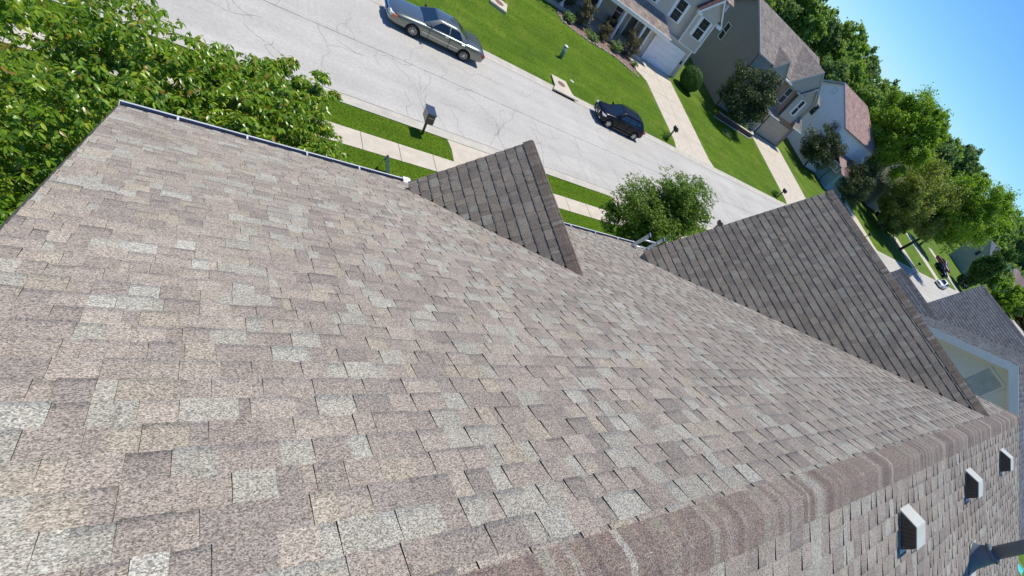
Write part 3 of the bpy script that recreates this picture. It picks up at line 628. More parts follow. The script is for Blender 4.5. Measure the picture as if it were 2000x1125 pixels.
MB().box(38.95, 39.03, 46.36, 46.44, 4.2, 9.1).build('downspout', TRIM, hA)
bench = MB(); bench.box(28.9, 30.3, 46.9, 47.4, 1.35, 1.42).box(28.9, 30.3, 47.38, 47.44, 1.42, 1.9)
for x in (28.95, 30.2): bench.box(x, x + .06, 46.92, 46.98, .97, 1.6).box(x, x + .06, 47.36, 47.42, .97, 1.9).box(x, x + .06, 46.92, 47.4, 1.58, 1.63)
tag(bench.build('porch_bench', BLACKP), 'dark bench standing on the porch of the tan house', 'bench')
reparent(hA)

# ---------------------------------------------------------------- grey-brown house with two front gables
TAUPE = siding('taupe_siding', (.3, .25, .2)); TAUPE2 = siding('grey_green_siding', (.34, .34, .3)); BRK = brick('dark_brown_brick', (.17, .11, .08), (.24, .16, .12), (.28, .24, .2))
RF2 = farshingle('grey_brown_shingle', (.235, .205, .185)); TRG = mat('grey_trim', (.36, .38, .38), .5, .05, 2); BLUET = mat('pale_blue_trim', (.5, .58, .66), .5, .05, 2); GARB = mat('tan_garage_paint', (.4, .34, .27), .5, .06, 1.5)
hB = empty('taupe_house', (54, 46.5, .7)); tag(hB, 'taupe two-storey house with grey-brown roof, two steep front gables and brick front', 'house')
MB().prism([(46.6, .1), (46.6, 8.15), (52, 11.0), (57.4, 8.15), (57.4, .1)], 'x', 47.1, 61.9).build('wall', TAUPE, hB)
roof_x('roof', hB, RF2, 46.8, 62.2, 46.05, 52, 57.9, 7.95, 11.2)
MB().prism([(46.0, 7.98), (52, 11.23), (57.9, 7.98), (57.9, 7.74), (52, 10.99), (46.0, 7.74)], 'x', 46.74, 46.8).build('rake_board', TRG, hB)
MB().box(46.8, 49.4, 45.95, 46.04, 7.8, 7.97).build('gutter', TRG, hB)
MB().box(52.75, 57.0, 46.25, 46.6, 3.9, 7.85).build('brick_wall', BRK, hB)
MB().box(47.3, 53.3, 46.3, 46.6, 1.0, 7.85).build('front_siding', TAUPE2, hB)
MB().box(53.2, 61.85, 46.12, 46.6, .5, 4.1).build('brick_garage_front', BRK, hB)
# front gables
def fgable(xl, xr_, xe, ze, zr, yf, m, face, w0, w1, zb):
    roof_y('gable_roof', hB, m, yf, 46.05 + (zr - 7.95) * 1.85, xl, xr_, xe, ze, zr, .08)
    s = (zr - ze) / (xr_ - xl)
    MB().prism([(w0, zb), (w0, ze + (w0 - xl) * s - .06), (xr_, zr - .07), (w1, ze + (xe - w1) * s - .06), (w1, zb)], 'y', yf + .06, yf + .5).build('gable_face', face, hB)
    MB().prism([(xl + .02, ze - .03), (xr_, zr - .03), (xe - .02, ze - .03), (xe - .02, ze - .26), (xr_, zr - .28), (xl + .02, ze - .26)], 'y', yf - .05, yf).build('gable_rake_board', TRG, hB)
fgable(49.7, 51.25, 52.8, 7.75, 9.42, 45.75, RF2, TAUPE2, 50, 52.5, 7.6)
fgable(53.55, 57.35, 61.15, 7.8, 11.0, 45.75, RF2, TAUPE2, 53.9, 60.9, 7.5)
MB().box(56.0, 58.0, 45.6, 46.1, 7.4, 7.62).build('gable_return', TRG, hB); MB().box(52.6, 54.2, 45.6, 46.1, 7.62, 7.8).build('gable_return', TRIM, hB)
# half round window in the large gable
aw = empty('arched_window'); aw.parent = hB
def arch(r, x, z, y0, y1, nm, m): MB().prism([(x - r, z)] + [(x + r * math.cos(t_), z + r * 1.15 * math.sin(t_)) for t_ in [math.pi * i / 12 for i in range(12, -1, -1)]][1:], 'y', y0, y1).build(nm, m, aw)
arch(.55, 57.4, 9.0, 45.99, 46.04, 'frame', TRIM); arch(.3, 57.4, 9.14, 45.97, 45.989, 'pane', GLASS)
window(hB, 'y', 52.3, 53.2, 46.25, 5.75, 7.35, 0, BLUET, dbl=True); window(hB, 'y', 54.95, 55.85, 46.25, 5.35, 7.3, 0, BLUET)
window(hB, 'y', 50.6, 51.3, 46.3, 7.0, 7.6, 0, TRIM, dbl=False)
window(hB, 'x', 53.05, 53.85, 47.1, 5.3, 7.1, 0, TRIM, dbl=True)
bw = MB().prism([(57.0, 4.17), (57.0, 7.65), (58.7, 9.1), (60.25, 7.65), (59.95, 4.17)], 'y', 45.85, 46.11).build('bay_wall', TAUPE2, hB)
roof_y('bay_roof', hB, RF2, 45.6, 46.05, 56.75, 58.75, 60.6, 7.6, 9.35, .08); MB().prism([(56.78, 7.57), (58.75, 9.32), (60.55, 7.57), (60.55, 7.35), (58.75, 9.08), (56.78, 7.35)], 'y', 45.56, 45.6).build('bay_rake_board', TRG, hB)
MB().box(56.96, 57.06, 45.82, 45.849, 4.15, 7.5).build('bay_corner_board', TRG, bw); MB().box(59.9, 60.0, 45.82, 45.849, 4.15, 7.5).build('bay_corner_board', TRG, bw)
window(hB, 'y', 58.25, 58.95, 45.85, 5.2, 7.2, .3, TRIM, BLUET)
for (a, b, n_) in ((53.5, 55.25, 2), (55.9, 60.9, 5)):
    g = empty('garage_door'); g.parent = hB
    for j in range(4): box('door_panel', GARB, (a, b, 46.04, 46.08, .85 + j * .66, .85 + j * .66 + .65), g)
    box('door_frame', TRIM if n_ == 2 else TRG, (a - .12, a, 45.98, 46.119, .75, 3.55), g); box('door_frame', TRIM if n_ == 2 else TRG, (b, b + .12, 45.98, 46.119, .75, 3.55), g)
# small hipped roof over the doors and its twin at the right
def skirt(x0, x1, y, ze, zt, i0, i1, nm='lower_roof'):
    mb = MB(); mb.add([(x0, y, ze), (x1, y, ze), (x1 - i1, 46.24, zt), (x0 + i0, 46.24, zt), (x0, y, ze - .12), (x1, y, ze - .12), (x1, 46.24, ze - .12), (x0, 46.24, ze - .12)], [(0, 1, 2, 3), (0, 4, 5, 1), (1, 5, 6, 2), (0, 3, 7, 4), (4, 7, 6, 5)]); o = mb.build(nm, RF2, hB)
    MB().box(x0, x1, y - .07, y - .002, ze - .13, ze - .01).build('eave_gutter', TRIM, o)
skirt(49.2, 56.45, 44.9, 3.95, 5.05, .8, 2.2); skirt(59.9, 62.3, 45.1, 4.25, 5.3, .1, .5)
reparent(hB)
PLB = brick('retaining_block', (.09, .06, .045), (.13, .09, .07), (.06, .05, .04))
pw = MB(); zt = 1.2
pw.prism([(45.4, 43.5), (52.6, 43.35), (53.3, 44.2), (53.0, 44.3), (52.5, 43.65), (45.5, 43.8)], 'z', .5, zt - .06); o = pw.build('planter_wall', PLB); tag(o, 'low dark block retaining wall with pale cap around the bed of the taupe house', 'garden wall')
MB().prism([(45.35, 43.45), (52.65, 43.3), (53.4, 44.2), (53.0, 44.35), (52.48, 43.7), (45.5, 43.85)], 'z', zt - .06, zt).build('cap', CONC, o)
MB().prism([(44.6, 43.1), (52.0, 43.0), (53.2, 43.6), (53.15, 43.75), (52.0, 43.15), (44.6, 43.25)], 'z', .5, .68).build('edging', CONCG, o)

# ---------------------------------------------------------------- white sided house with reddish roof
WSD = siding('white_siding', (.86, .86, .88)); RF3 = farshingle('reddish_shingle', (.33, .225, .205)); BLS = siding('blue_siding', (.3, .45, .5))
hC = empty('white_house', (75, 48, .9)); tag(hC, 'white sided house with reddish pink roof, beyond the taupe house', 'house')
MB().prism([(46.0, .1), (46.0, 8.2), (51.5, 11.2), (57, 8.2), (57, .1)], 'x', 70.05, 79.2).build('wall', WSD, hC)
mb = MB(); A_ = [(69.75, 45.5, 8.12), (82.5, 45.5, 8.12), (82.5, 57.5, 8.12), (69.75, 57.5, 8.12), (69.75, 51.5, 11.45), (78.6, 51.5, 11.45)]
mb.add(A_ + [(x, y, z - .18) for x, y, z in A_], [(0, 1, 5, 4), (1, 2, 5), (2, 3, 4, 5), (0, 6, 7, 1), (1, 7, 8, 2), (2, 8, 9, 3), (3, 9, 10, 4), (4, 10, 6, 0), (6, 10, 11, 7), (8, 7, 11), (8, 11, 10, 9)]); mb.build('roof', RF3, hC)
MB().prism([(45.45, 8.14), (51.5, 11.47), (57.5, 8.14), (57.5, 7.9), (51.5, 11.2), (45.45, 7.9)], 'x', 69.7, 69.748).build('rake_board', mat('grey_blue_trim', (.33, .37, .42), .5), hC)
MB().box(79.2, 82.2, 46, 57, .1, 8.0).build('side_wing', WSD, hC)
window(hC, 'x', 51.8, 52.6, 70.05, 5.6, 7.0, 0, TRG); 
q = box('gable_vent', WSD, (70.0, 70.049, 51.7, 52.35, 9.5, 10.15), hC); 
for b in ((69.98, 70.0, 51.66, 51.7, 9.46, 10.19), (69.98, 70.0, 52.35, 52.39, 9.46, 10.19), (69.98, 70.0, 51.7, 52.35, 9.46, 9.5), (69.98, 70.0, 51.7, 52.35, 10.15, 10.19)): box('vent_frame', TRG, b, q)
MB().box(74, 82, 42.5, 46, .1, 3.7).build('garage_wing', BLS, hC); MB().prism([(42.1, 3.75), (46, 5.3), (46, 5.1), (42.1, 3.6)], 'x', 73.6, 82.4).build('wing_roof', RF3, hC)
MB().box(73.9, 73.98, 42.6, 45.6, 3.0, 3.7).build('frieze_board', TRG, hC)
reparent(hC)

# ---------------------------------------------------------------- generic houses further along
def simple_house(name, label, x0, x1, y0, y1, ze, zr, wm, rm, tm, base=.6, garage=True):
    h = empty(name, ((x0 + x1) / 2, (y0 + y1) / 2, base)); tag(h, label, 'house')
    ym = (y0 + y1) / 2; s = (zr - ze) / (ym - y0 + .4)
    MB().prism([(y0, base - .5), (y0, ze), (ym, zr - .2), (y1, ze), (y1, base - .5)], 'x', x0, x1).build('wall', wm, h)
    roof_x('roof', h, rm, x0 - .3, x1 + .3, y0 - .4, ym, y1 + .4, ze, zr); MB().prism([(y0 - .45, ze + .02), (ym, zr + .02), (y1 + .45, ze + .02), (y1 + .45, ze - .22), (ym, zr - .24), (y0 - .45, ze - .22)], 'x', x0 - .36, x0 - .3).build('rake_board', tm, h)
    xm = x0 + (x1 - x0) * .65; hw = (x1 - x0) * .28
    roof_y('gable_roof', h, rm, y0 - 1.4, ym, xm - hw, xm, xm + hw, ze + .1, zr - .4, .1); MB().prism([(xm - hw + .3, base), (xm - hw + .3, ze + .2), (xm, zr - .6), (xm + hw - .3, ze + .2), (xm + hw - .3, base)], 'y', y0 - 1.1, y0 - .02).build('front_wing', wm, h)
    MB().prism([(xm - hw, ze + .08), (xm, zr - .42), (xm + hw, ze + .08), (xm + hw, ze - .16), (xm, zr - .68), (xm - hw, ze - .16)], 'y', y0 - 1.46, y0 - 1.4).build('gable_rake_board', tm, h)
    for wx in (xm - hw * .4, xm + hw * .4): window(h, 'y', wx - .5, wx + .5, y0 - 1.1, ze - 2.4, ze - .9, 0, tm)
    window(h, 'y', x0 + 1, x0 + 2, y0, ze - 2.3, ze - .8, 0, tm); window(h, 'x', ym - 1.5, ym - .5, x0, ze - 2.3, ze - .8, 0, tm)
    if garage:
        g = empty('garage_door'); g.parent = h; box('door_panel', tm, (xm - hw + .8, xm + hw - .8, y0 - 1.15, y0 - 1.101, base, base + 2.3), g)
    reparent(h); return h
GR1 = siding('mid_grey_siding', (.28, .28, .26)); GR2 = siding('grey_green_siding_far', (.36, .36, .28)); RFB = farshingle('slate_blue_shingle', (.13, .14, .17)); RFP = farshingle('pinkish_brown_shingle', (.26, .19, .18)); RFD = farshingle('charcoal_shingle', (.09, .09, .1))
simple_house('grey_house', 'dark grey house half hidden by the big trees right of the white house', 91, 103, 47, 57, 5.6, 8.4, GR1, RFD, TRG, .9)
simple_house('grey_house', 'brownish grey house almost hidden behind the olive tree', 110, 122, 48, 58, 6.5, 9.6, TAUPE, RF2, TRG, .9)
simple_house('slate_roof_house', 'grey-green sided house with slate blue roof left of the narrow tree', 171, 184, 44, 51, 8.3, 11.2, GR2, RFB, TRG, .6)
simple_house('pink_roof_house', 'small distant house with slate and pinkish roof beyond the narrow tree', 224, 240, 44, 55, 6.6, 10.5, WSD, RFP, TRG, .9)
simple_house('slate_roof_house', 'slate roofed house at the far right edge behind the reddish shrub', 262, 278, 38, 50, 6.0, 9.5, GR1, RFB, TRIM, .5)

# ---------------------------------------------------------------- mailboxes, pedestal, inlet, pads
mbx = empty('mailbox', (7.5, 21.04, 0)); tag(mbx, 'large black box mailbox on a short post in the grass strip below our roof', 'mailbox', 'mailboxes along the street')
box('post', BLACKP, (-.045, .045, -.045, .045, 0, .9), mbx)
bd = MB().box(-.16, .2, -.3, .34, .82, 1.33).build('body', BLACKP, mbx, .012)
MB().box(-.185, .225, -.33, .37, 1.33, 1.365).build('lid', mat('mailbox_lid_paint', (.05, .06, .075), .22, .1, 6, coat=.8), mbx, .006); box('seam', CHROME, (-.1, .15, -.309, -.301, 1.14, 1.15), mbx); box('door', BLACKP, (-.13, .17, .341, .352, .9, 1.28), mbx)
def post_mailbox(x, y, label, name='mailbox', h=1.05):
    z = terr(x, y); e = empty(name, (x, y, z)); tag(e, label, 'mailbox', 'mailboxes along the street')
    box('post', BLACKP, (-.05, .05, -.05, .05, 0, h), e)
    poly = [(-.12, h + .02), (-.12, h + .17)] + [(-.12 * math.cos(t_), h + .17 + .12 * math.sin(t_)) for t_ in [math.pi * i / 8 for i in range(1, 8)]] + [(.12, h + .17), (.12, h + .02)]
    MB().prism(poly, 'y', -.38, .22).build('body', BLACKP, e); box('arm', BLACKP, (-.04, .04, -.35, .2, h - .08, h + .019), e)
    box('flag', mat('red_flag_paint' + str(int(x)), (.25, .02, .02), .5), (.125, .135, -.2, -.05, h + .1, h + .3), e); return e
post_mailbox(31.4, 33.0, 'black mailbox on a post at the tan house driveway, plants at its foot')
post_mailbox(51.0, 32.6, 'black mailbox at the kerb left of the taupe house driveway')
post_mailbox(79.6, 33.6, 'black mailbox seen over the larger gable roof, at a shaded driveway')
post_mailbox(105.3, 32.9, 'thin far mailbox beside the pale driveway near the white car')
post_mailbox(30.0, 21.0, 'black mailbox partly behind the near gable and the young tree', h=1.1)
pole = empty('sign_post', (60.2, 18.2, 0)); tag(pole, 'tall thin dark post in front of the far road, above the neighbour roof', 'post')
MB().tube([(0, 0, 0), (0, 0, 4.6)], .05, 8).build('shaft', BLACKP, pole); MB().tube([(0, 0, 4.6), (0, 0, 4.75)], [.09, .02], 8).build('finial', BLACKP, pole)
pole.location = (69.6, 21.0, 0)
ped = empty('utility_pedestal', (20.5, 36.65, terr(0, 36.65))); tag(ped, 'green cylindrical utility pedestal with white cap on the far lawn', 'utility box')
MB().tube([(0, 0, 0), (0, 0, .95)], .15, 16).build('body', mat('grey_green_plastic', (.16, .25, .22), .5), ped); MB().tube([(0, 0, .95), (0, 0, 1.02), (0, 0, 1.05)], [.17, .17, .1], 16).build('cap', WHITE, ped)
ib = MB().tube([(20.8, 34.05, terr(0, 34.05)), (20.8, 34.05, terr(0, 34.05) + .06)], .17, 12).build('valve_lid', HOOD); tag(ib, 'small pale valve lid in the far lawn near the storm inlet', 'valve cover')
inl = empty('storm_inlet', (19.3, 32.4, 0)); tag(inl, 'concrete storm inlet with rusty lid at the far kerb', 'storm drain')
mb = MB().prism([(-1.1, -1.05), (1.1, -1.05), (.75, -.4), (.65, .95), (-.65, .95), (-.75, -.4)], 'z', .12, .2); mb.build('top_slab', CONC, inl)
RUST = mat('rusty_iron', (.2, .11, .08), .8, .3, 14, .4)
MB().tube([(0, .2, .2), (0, .2, .215)], .3, 24).build('manhole_lid', RUST, inl); box('throat', DARK, (-.8, .8, -1.07, -1.0, -.02, .12), inl)
mp = empty('manhole', (15.7, 39.2, terr(0, 39.2))); tag(mp, 'square concrete pad with round rusty lid in the far lawn at the top edge', 'manhole')
o = MB().box(-.62, .62, -.75, .75, -.05, .2).build('pad', CONC, mp, .03); MB().tube([(0, 0, .2), (0, 0, .22)], .33, 24).build('lid', RUST, mp); mp.rotation_euler = (0, 0, R(-18))
sg = empty('yard_sign', (5.35, 17.6, 0)); tag(sg, 'folded dark A-frame yard sign on the grass just beyond our gutter', 'sign')
PS = mat('dark_blue_green_sign', (.05, .1, .11), .45, .6, 7)
for s in (-1, 1):
    q = MB(); q.add([(-.17, s * .24, 0), (.17, s * .24, 0), (.17, s * .02, .75), (-.17, s * .02, .75), (-.17, s * .255, 0), (.17, s * .255, 0), (.17, s * .035, .75), (-.17, s * .035, .75)], [(0, 1, 2, 3), (7, 6, 5, 4), (0, 4, 5, 1), (1, 5, 6, 2), (2, 6, 7, 3), (3, 7, 4, 0)]); q.build('panel', PS if s < 0 else BLACKP, sg)
box('hinge', BLACKP, (-.17, .17, -.04, .04, .73, .77), sg); sg.rotation_euler = (0, 0, R(62))
# basketball hoop
bh = empty('basketball_hoop', (72.4, 43.2, terr(0, 43.2))); tag(bh, 'portable basketball hoop with clear backboard in front of the blue garage wing', 'basketball hoop')
MB().tube([(0, .9, .1), (0, .5, 2.4), (0, .1, 3.1)], .05, 8).build('pole', BLACKP, bh); box('base', BLACKP, (-.4, .4, .7, 1.5, 0, .25), bh)
box('backboard', mat('smoked_acrylic', (.12, .13, .14), .2, .1, 3), (-.9, .9, -.02, .02, 2.75, 3.85), bh)
for b in ((-.9, .9, -.035, -.021, 3.8, 3.87), (-.9, .9, -.035, -.021, 2.73, 2.8), (-.92, -.85, -.035, -.021, 2.8, 3.8), (.85, .92, -.035, -.021, 2.8, 3.8), (-.3, .3, -.035, -.021, 3.4, 3.46), (-.3, -.24, -.035, -.021, 3.0, 3.4), (.24, .3, -.035, -.021, 3.0, 3.4), (-.3, .3, -.035, -.021, 2.98, 3.04)): box('board_line', WHITE, b, bh)
MB().tube([(math.cos(t_) * .23, -.3 + math.sin(t_) * .23, 3.0) for t_ in [2 * math.pi * i / 16 for i in range(17)]], .012, 6, False).build('rim', RUST, bh); bh.rotation_euler = (0, 0, R(-38))
# turquoise garden chair behind the houses
gc = empty('garden_chair', (43.6, -9.25, 2.2)); tag(gc, 'turquoise garden chair with white frame at the lower right edge', 'chair')
TQ = mat('turquoise_fabric', (.03, .5, .48), .6, .08, 4)
q = MB(); q.add([(-.5, -.5, .45), (.5, -.5, .45), (.5, .5, .4), (-.5, .5, .4), (-.5, .5, .43), (.5, .5, .43), (.5, .8, 1.5), (-.5, .8, 1.5)], [(0, 1, 2, 3), (4, 5, 6, 7)]); q.build('seat_fabric', TQ, gc)
for s in (-.52, .52):
    MB().tube([(s, -.55, 0), (s, -.5, .5), (s, .5, .42), (s, .82, 1.52)], .03, 6).build('frame', WHITE, gc); MB().tube([(s, .6, 0), (s, .3, .42)], .03, 6).build('leg', WHITE, gc)
gc.scale = (1.2, 1.2, 1.2)

exec_veg = True
# ---------------------------------------------------------------- cars
def wheel_mesh(r, wd, spokes, parent, pos, face):
    """wheel centred at pos; face=-1 outer side towards -y"""
    wv = empty('wheel', pos); wv.parent = parent
    n = 32; prof = [(r * .62, wd * .5), (r * .68, wd * .5), (r * .93, wd * .48), (r, wd * .3), (r, -wd * .3), (r * .93, -wd * .48), (r * .62, -wd * .5)]
    mb = MB()
    for i in range(n):
        t_ = 2 * math.pi * i / n
        for (rr, yy) in prof: mb.v.append((math.cos(t_) * rr, yy, math.sin(t_) * rr))
    k = len(prof)
    for i in range(n):
        for j in range(k - 1): a = i * k + j; b = ((i + 1) % n) * k + j; mb.f.append((a, b, b + 1, a + 1)); mb.sm.append(True)
    mb.build('tyre', RUBBER, wv)
    rm = MB(); yo = face * wd * .42
    rm.tube([(0, -wd * .3, 0), (0, wd * .3, 0)], r * .3, 20)
    rm.build('hub_drum', DARK, wv)
    rim = MB()
    for i in range(n):                                   # outer ring
        a0, a1 = 2 * math.pi * i / n, 2 * math.pi * (i + 1) / n
        rim.add([(math.cos(a0) * r * .57, yo, math.sin(a0) * r * .57), (math.cos(a1) * r * .57, yo, math.sin(a1) * r * .57), (math.cos(a1) * r * .66, yo + face * .012, math.sin(a1) * r * .66), (math.cos(a0) * r * .66, yo + face * .012, math.sin(a0) * r * .66)], [(0, 1, 2, 3)])
    for s in range(spokes):
        t_ = 2 * math.pi * s / spokes; hw = (.26 if spokes > 6 else .42) / 2 * (2.2 / spokes * 2.5)
        for (ra, rb, wa, wb) in ((.1, .6, hw * .55, hw * .5),):
            c, s_ = math.cos(t_), math.sin(t_)
            q = [(c * r * ra - s_ * r * wa, yo + face * .006, s_ * r * ra + c * r * wa), (c * r * ra + s_ * r * wa, yo + face * .006, s_ * r * ra - c * r * wa), (c * r * rb + s_ * r * wb, yo - face * .004, s_ * r * rb - c * r * wb), (c * r * rb - s_ * r * wb, yo - face * .004, s_ * r * rb + c * r * wb)]
            rim.add(q, [(0, 1, 2, 3)])
    rim.tube([(0, yo - face * .02, 0), (0, yo + face * .015, 0)], r * .17, 14)
    dk = MB(); dk.tube([(0, yo - face * .06, 0), (0, yo - face * .045, 0)], r * .62, 24); dk.build('brake_disc', mat('brake_dark', (.04, .04, .042), .5) if 'brake_dark' not in MATS else MATS['brake_dark'], wv)
    rim.build('rim', CHROME_W, wv); return wv
CHROME_W = mat('alloy_wheel', (.55, .56, .58), .3, .05, 5, metal=.7)
AMB = mat('amber_lens', (.6, .12, .01), .15, .1, 5, coat=1); REDL = mat('red_lens', (.35, .01, .01), .15, .1, 5, coat=1); LENS = mat('clear_lens', (.75, .78, .8), .08, .1, 20, coat=1)
def car(name, label, loc, rz, paint, P, group=None, detail=True, cat='car'):
    """P: profile dict. Car faces -x in its own frame; origin on the ground under the centre"""
    e = empty(name, loc, rz); tag(e, label, cat, group)
    st = P['st']; W = P['w'] / 2; body = MB(); rows = []
    # stations: x, z bottom, z shoulder, z top (deck), width factor
    for (x, zb, zs, zt, wf) in st:
        w_ = W * wf
        rows.append([(x, 0, zb), (x, -w_ * .86, zb), (x, -w_ * .985, zb + (zs - zb) * .18), (x, -w_, zb + (zs - zb) * .5), (x, -w_ * .975, zs - .05), (x, -w_ * .93, zs), (x, -w_ * .8, zt), (x, -w_ * .4, zt + .02), (x, 0, zt + .028)])
    half = len(rows[0]); full = []
    for r_ in rows: full.append(r_ + [(p[0], -p[1], p[2]) for p in r_[-2:0:-1]])
    k = len(full[0])
    for r_ in full: body.v += r_
    for i in range(len(full) - 1):
        for j in range(k): a = i * k + j; b = i * k + (j + 1) % k; body.f.append((a, b, b + k, a + k)); body.sm.append(True)
    body.f.append(tuple(range(k))[::-1]); body.sm.append(True); body.f.append(tuple((len(full) - 1) * k + i for i in range(k))); body.sm.append(True)
    bo = body.build('body', paint, e)
    ss = bo.modifiers.new('s', 'SUBSURF'); ss.levels = 2; ss.render_levels = 2
    cut = MB()
    r = P['r']
    for x in (P['xf'], P['xr']): cut.tube([(x, -W - .2, r), (x, W + .2, r)], r * 1.17, 28, smooth=False)
    co = cut.build('cutter', DARK)
    bmod = bo.modifiers.new('b', 'BOOLEAN'); bmod.object = co; bmod.operation = 'DIFFERENCE'; bmod.solver = 'EXACT'
    co.parent = e; bpy.context.view_layer.update(); dg = bpy.context.evaluated_depsgraph_get()
    me = bpy.data.meshes.new_from_object(bo.evaluated_get(dg)); bo.modifiers.clear(); bo.data = me; bpy.data.objects.remove(co)
    me.materials.clear(); me.materials.append(paint); me.polygons.foreach_set('use_smooth', [True] * len(me.polygons)); me.set_sharp_from_angle(angle=R(40))
    # wheel wells
    for x in (P['xf'], P['xr']):
        for s in (-1, 1): MB().tube([(x, s * (W - .34), r), (x, s * (W - .33), r)], r * 1.16, 24).build('wheel_well', DARK, e)
        MB().box(x - r * 1.05, x + r * 1.05, -W + .33, W - .33, r * .5, r * 2.1).build('wheel_well', DARK, e)
    for x in (P['xf'], P['xr']):
        for s in (-1, 1): wheel_mesh(r, .21, P['sp'], e, (x, s * (W - .115), r), s)
    # greenhouse: planar sides between belt and roof outlines
    g = P['gh']; wb, wt = W * g['wb'], W * g['wt']; zb, zt = g['zb'], g['zt']
    B = [(g['x0'], wb * .93), (g['x0'] + .22, wb), (g['x3'] - .25, wb), (g['x3'], wb * .88)]; T = [(g['x1'], wt * .9), (g['x1'] + .18, wt), (g['x2'] - .2, wt), (g['x2'], wt * .86)]
    mb = MB(); n_ = 4
    ringb = [(x, -y, zb) for x, y in B] + [(x, y, zb) for x, y in B[::-1]]; ringt = [(x, -y, zt - .03) for x, y in T] + [(x, y, zt - .03) for x, y in T[::-1]]
    ringr = [(x * .94 + (g['x1'] + g['x2']) / 2 * .06, -y * .88, zt) for x, y in T] + [(x * .94 + (g['x1'] + g['x2']) / 2 * .06, y * .88, zt) for x, y in T[::-1]]
    ringc = [((x - (g['x1'] + g['x2']) / 2) * .7 + (g['x1'] + g['x2']) / 2, -y * .45, zt + .035) for x, y in T] + [((x - (g['x1'] + g['x2']) / 2) * .7 + (g['x1'] + g['x2']) / 2, y * .45, zt + .035) for x, y in T[::-1]]
    for rr in (ringb, ringt, ringr, ringc): mb.v += rr
    for j in range(3):
        for i in range(8): mb.f.append((j * 8 + i, j * 8 + (i + 1) % 8, (j + 1) * 8 + (i + 1) % 8, (j + 1) * 8 + i)); mb.sm.append(True)
    mb.f.append(tuple(24 + i for i in range(8))); mb.sm.append(True)
    cabin = mb.build('cabin', paint, e); cabin.data.set_sharp_from_angle(angle=R(35))
    # panes, 4 mm proud of the shell
    def lerp(a, b, t_): return tuple(a[i] + (b[i] - a[i]) * t_ for i in range(3))
    def pane(nm, q4, u0, u1, v0, v1, nrm, m=CARGL):
        a, b, c, d = q4   # bottom a->b, top d->c
        def S_(u, v): return Vector(lerp(lerp(a, b, u), lerp(d, c, u), v)) + Vector(nrm).normalized() * .006
        N_ = 5; q = MB()
        for i in range(N_ + 1): q.v.append(tuple(S_(u0 + (u1 - u0) * i / N_, v0)))
        for i in range(N_ + 1): q.v.append(tuple(S_(u0 + (u1 - u0) * i / N_, v1)))
        for i in range(N_): q.f.append((i, i + 1, i + 2 + N_, i + 1 + N_)); q.sm.append(True)
        return q.build(nm, m, e)
    def freepane(nm, pts, side):
        # pts in (x, v) on the side plane: y from belt to roof width, x given
        q = MB(); 
        for (x, v) in pts:
            y = wb + (wt - wb) * v + .006; q.v.append((x, side * y, zb + (zt - .03 - zb) * v))
        q.f.append(tuple(range(len(pts)))); q.sm.append(False); return q.build(nm, CARGL, e)
    for s in (-1, 1):
        for pts in g['side']: freepane('side_window', pts, s)
    pane('windscreen', [(g['x0'], -wb * .93, zb), (g['x0'], wb * .93, zb), (g['x1'], wt * .9, zt - .03), (g['x1'], -wt * .9, zt - .03)], .05, .95, .04, .94, (-(zt - zb), 0, (g['x1'] - g['x0'])))
    pane('rear_window', [(g['x3'], -wb * .88, zb), (g['x3'], wb * .88, zb), (g['x2'], wt * .86, zt - .03), (g['x2'], -wt * .86, zt - .03)], .07, .93, .12 if P.get('suv') else .06, .9, ((zt - zb), 0, (g['x3'] - g['x2'])))
    if not detail: 
        return e
    for s in (-1, 1):
        m_ = MB().box(g['x0'] + .32, g['x0'] + .42, min(s * (W * .97), s * (W + .17)), max(s * (W * .97), s * (W + .17)), zb + .03, zb + .16).build('mirror', P.get('mir', BLACKP), e, .02)
        MB().box(P['xf'] + r * 1.3, P['xr'] - r * 1.3, s * W * 1.003 - .008, s * W * 1.003 + .008, P['mz'], P['mz'] + .03).build('side_moulding', P.get('trim', CHROME), e)
        for hx in P['handles']: MB().box(hx, hx + .2, s * W * .985 - .02, s * W * .985 + .02, P['hz'], P['hz'] + .035).build('door_handle', P.get('trim', CHROME), e)
        for dx in P['seams']: MB().box(dx, dx + .006, s * W * .998 - .03, s * W * .998 + .002, P['st'][5][1] + .12, P['hz'] + .03).build('door_seam', DARK, e)
    for (nm, m_, b) in P['parts']: box(nm, m_, b, e, .012)
    return e
SILV = mat('silver_green_metallic', (.2, .22, .195), .28, .04, 3, metal=.75, coat=1)
NAVY = mat('black_blue_paint', (.005, .006, .013), .3, .1, 3, coat=.35, spec=.15)
CWH = mat('white_car_paint', (.75, .76, .78), .3, .03, 3, coat=1); CRED = mat('dark_red_paint', (.12, .012, .015), .3, .05, 3, coat=1)
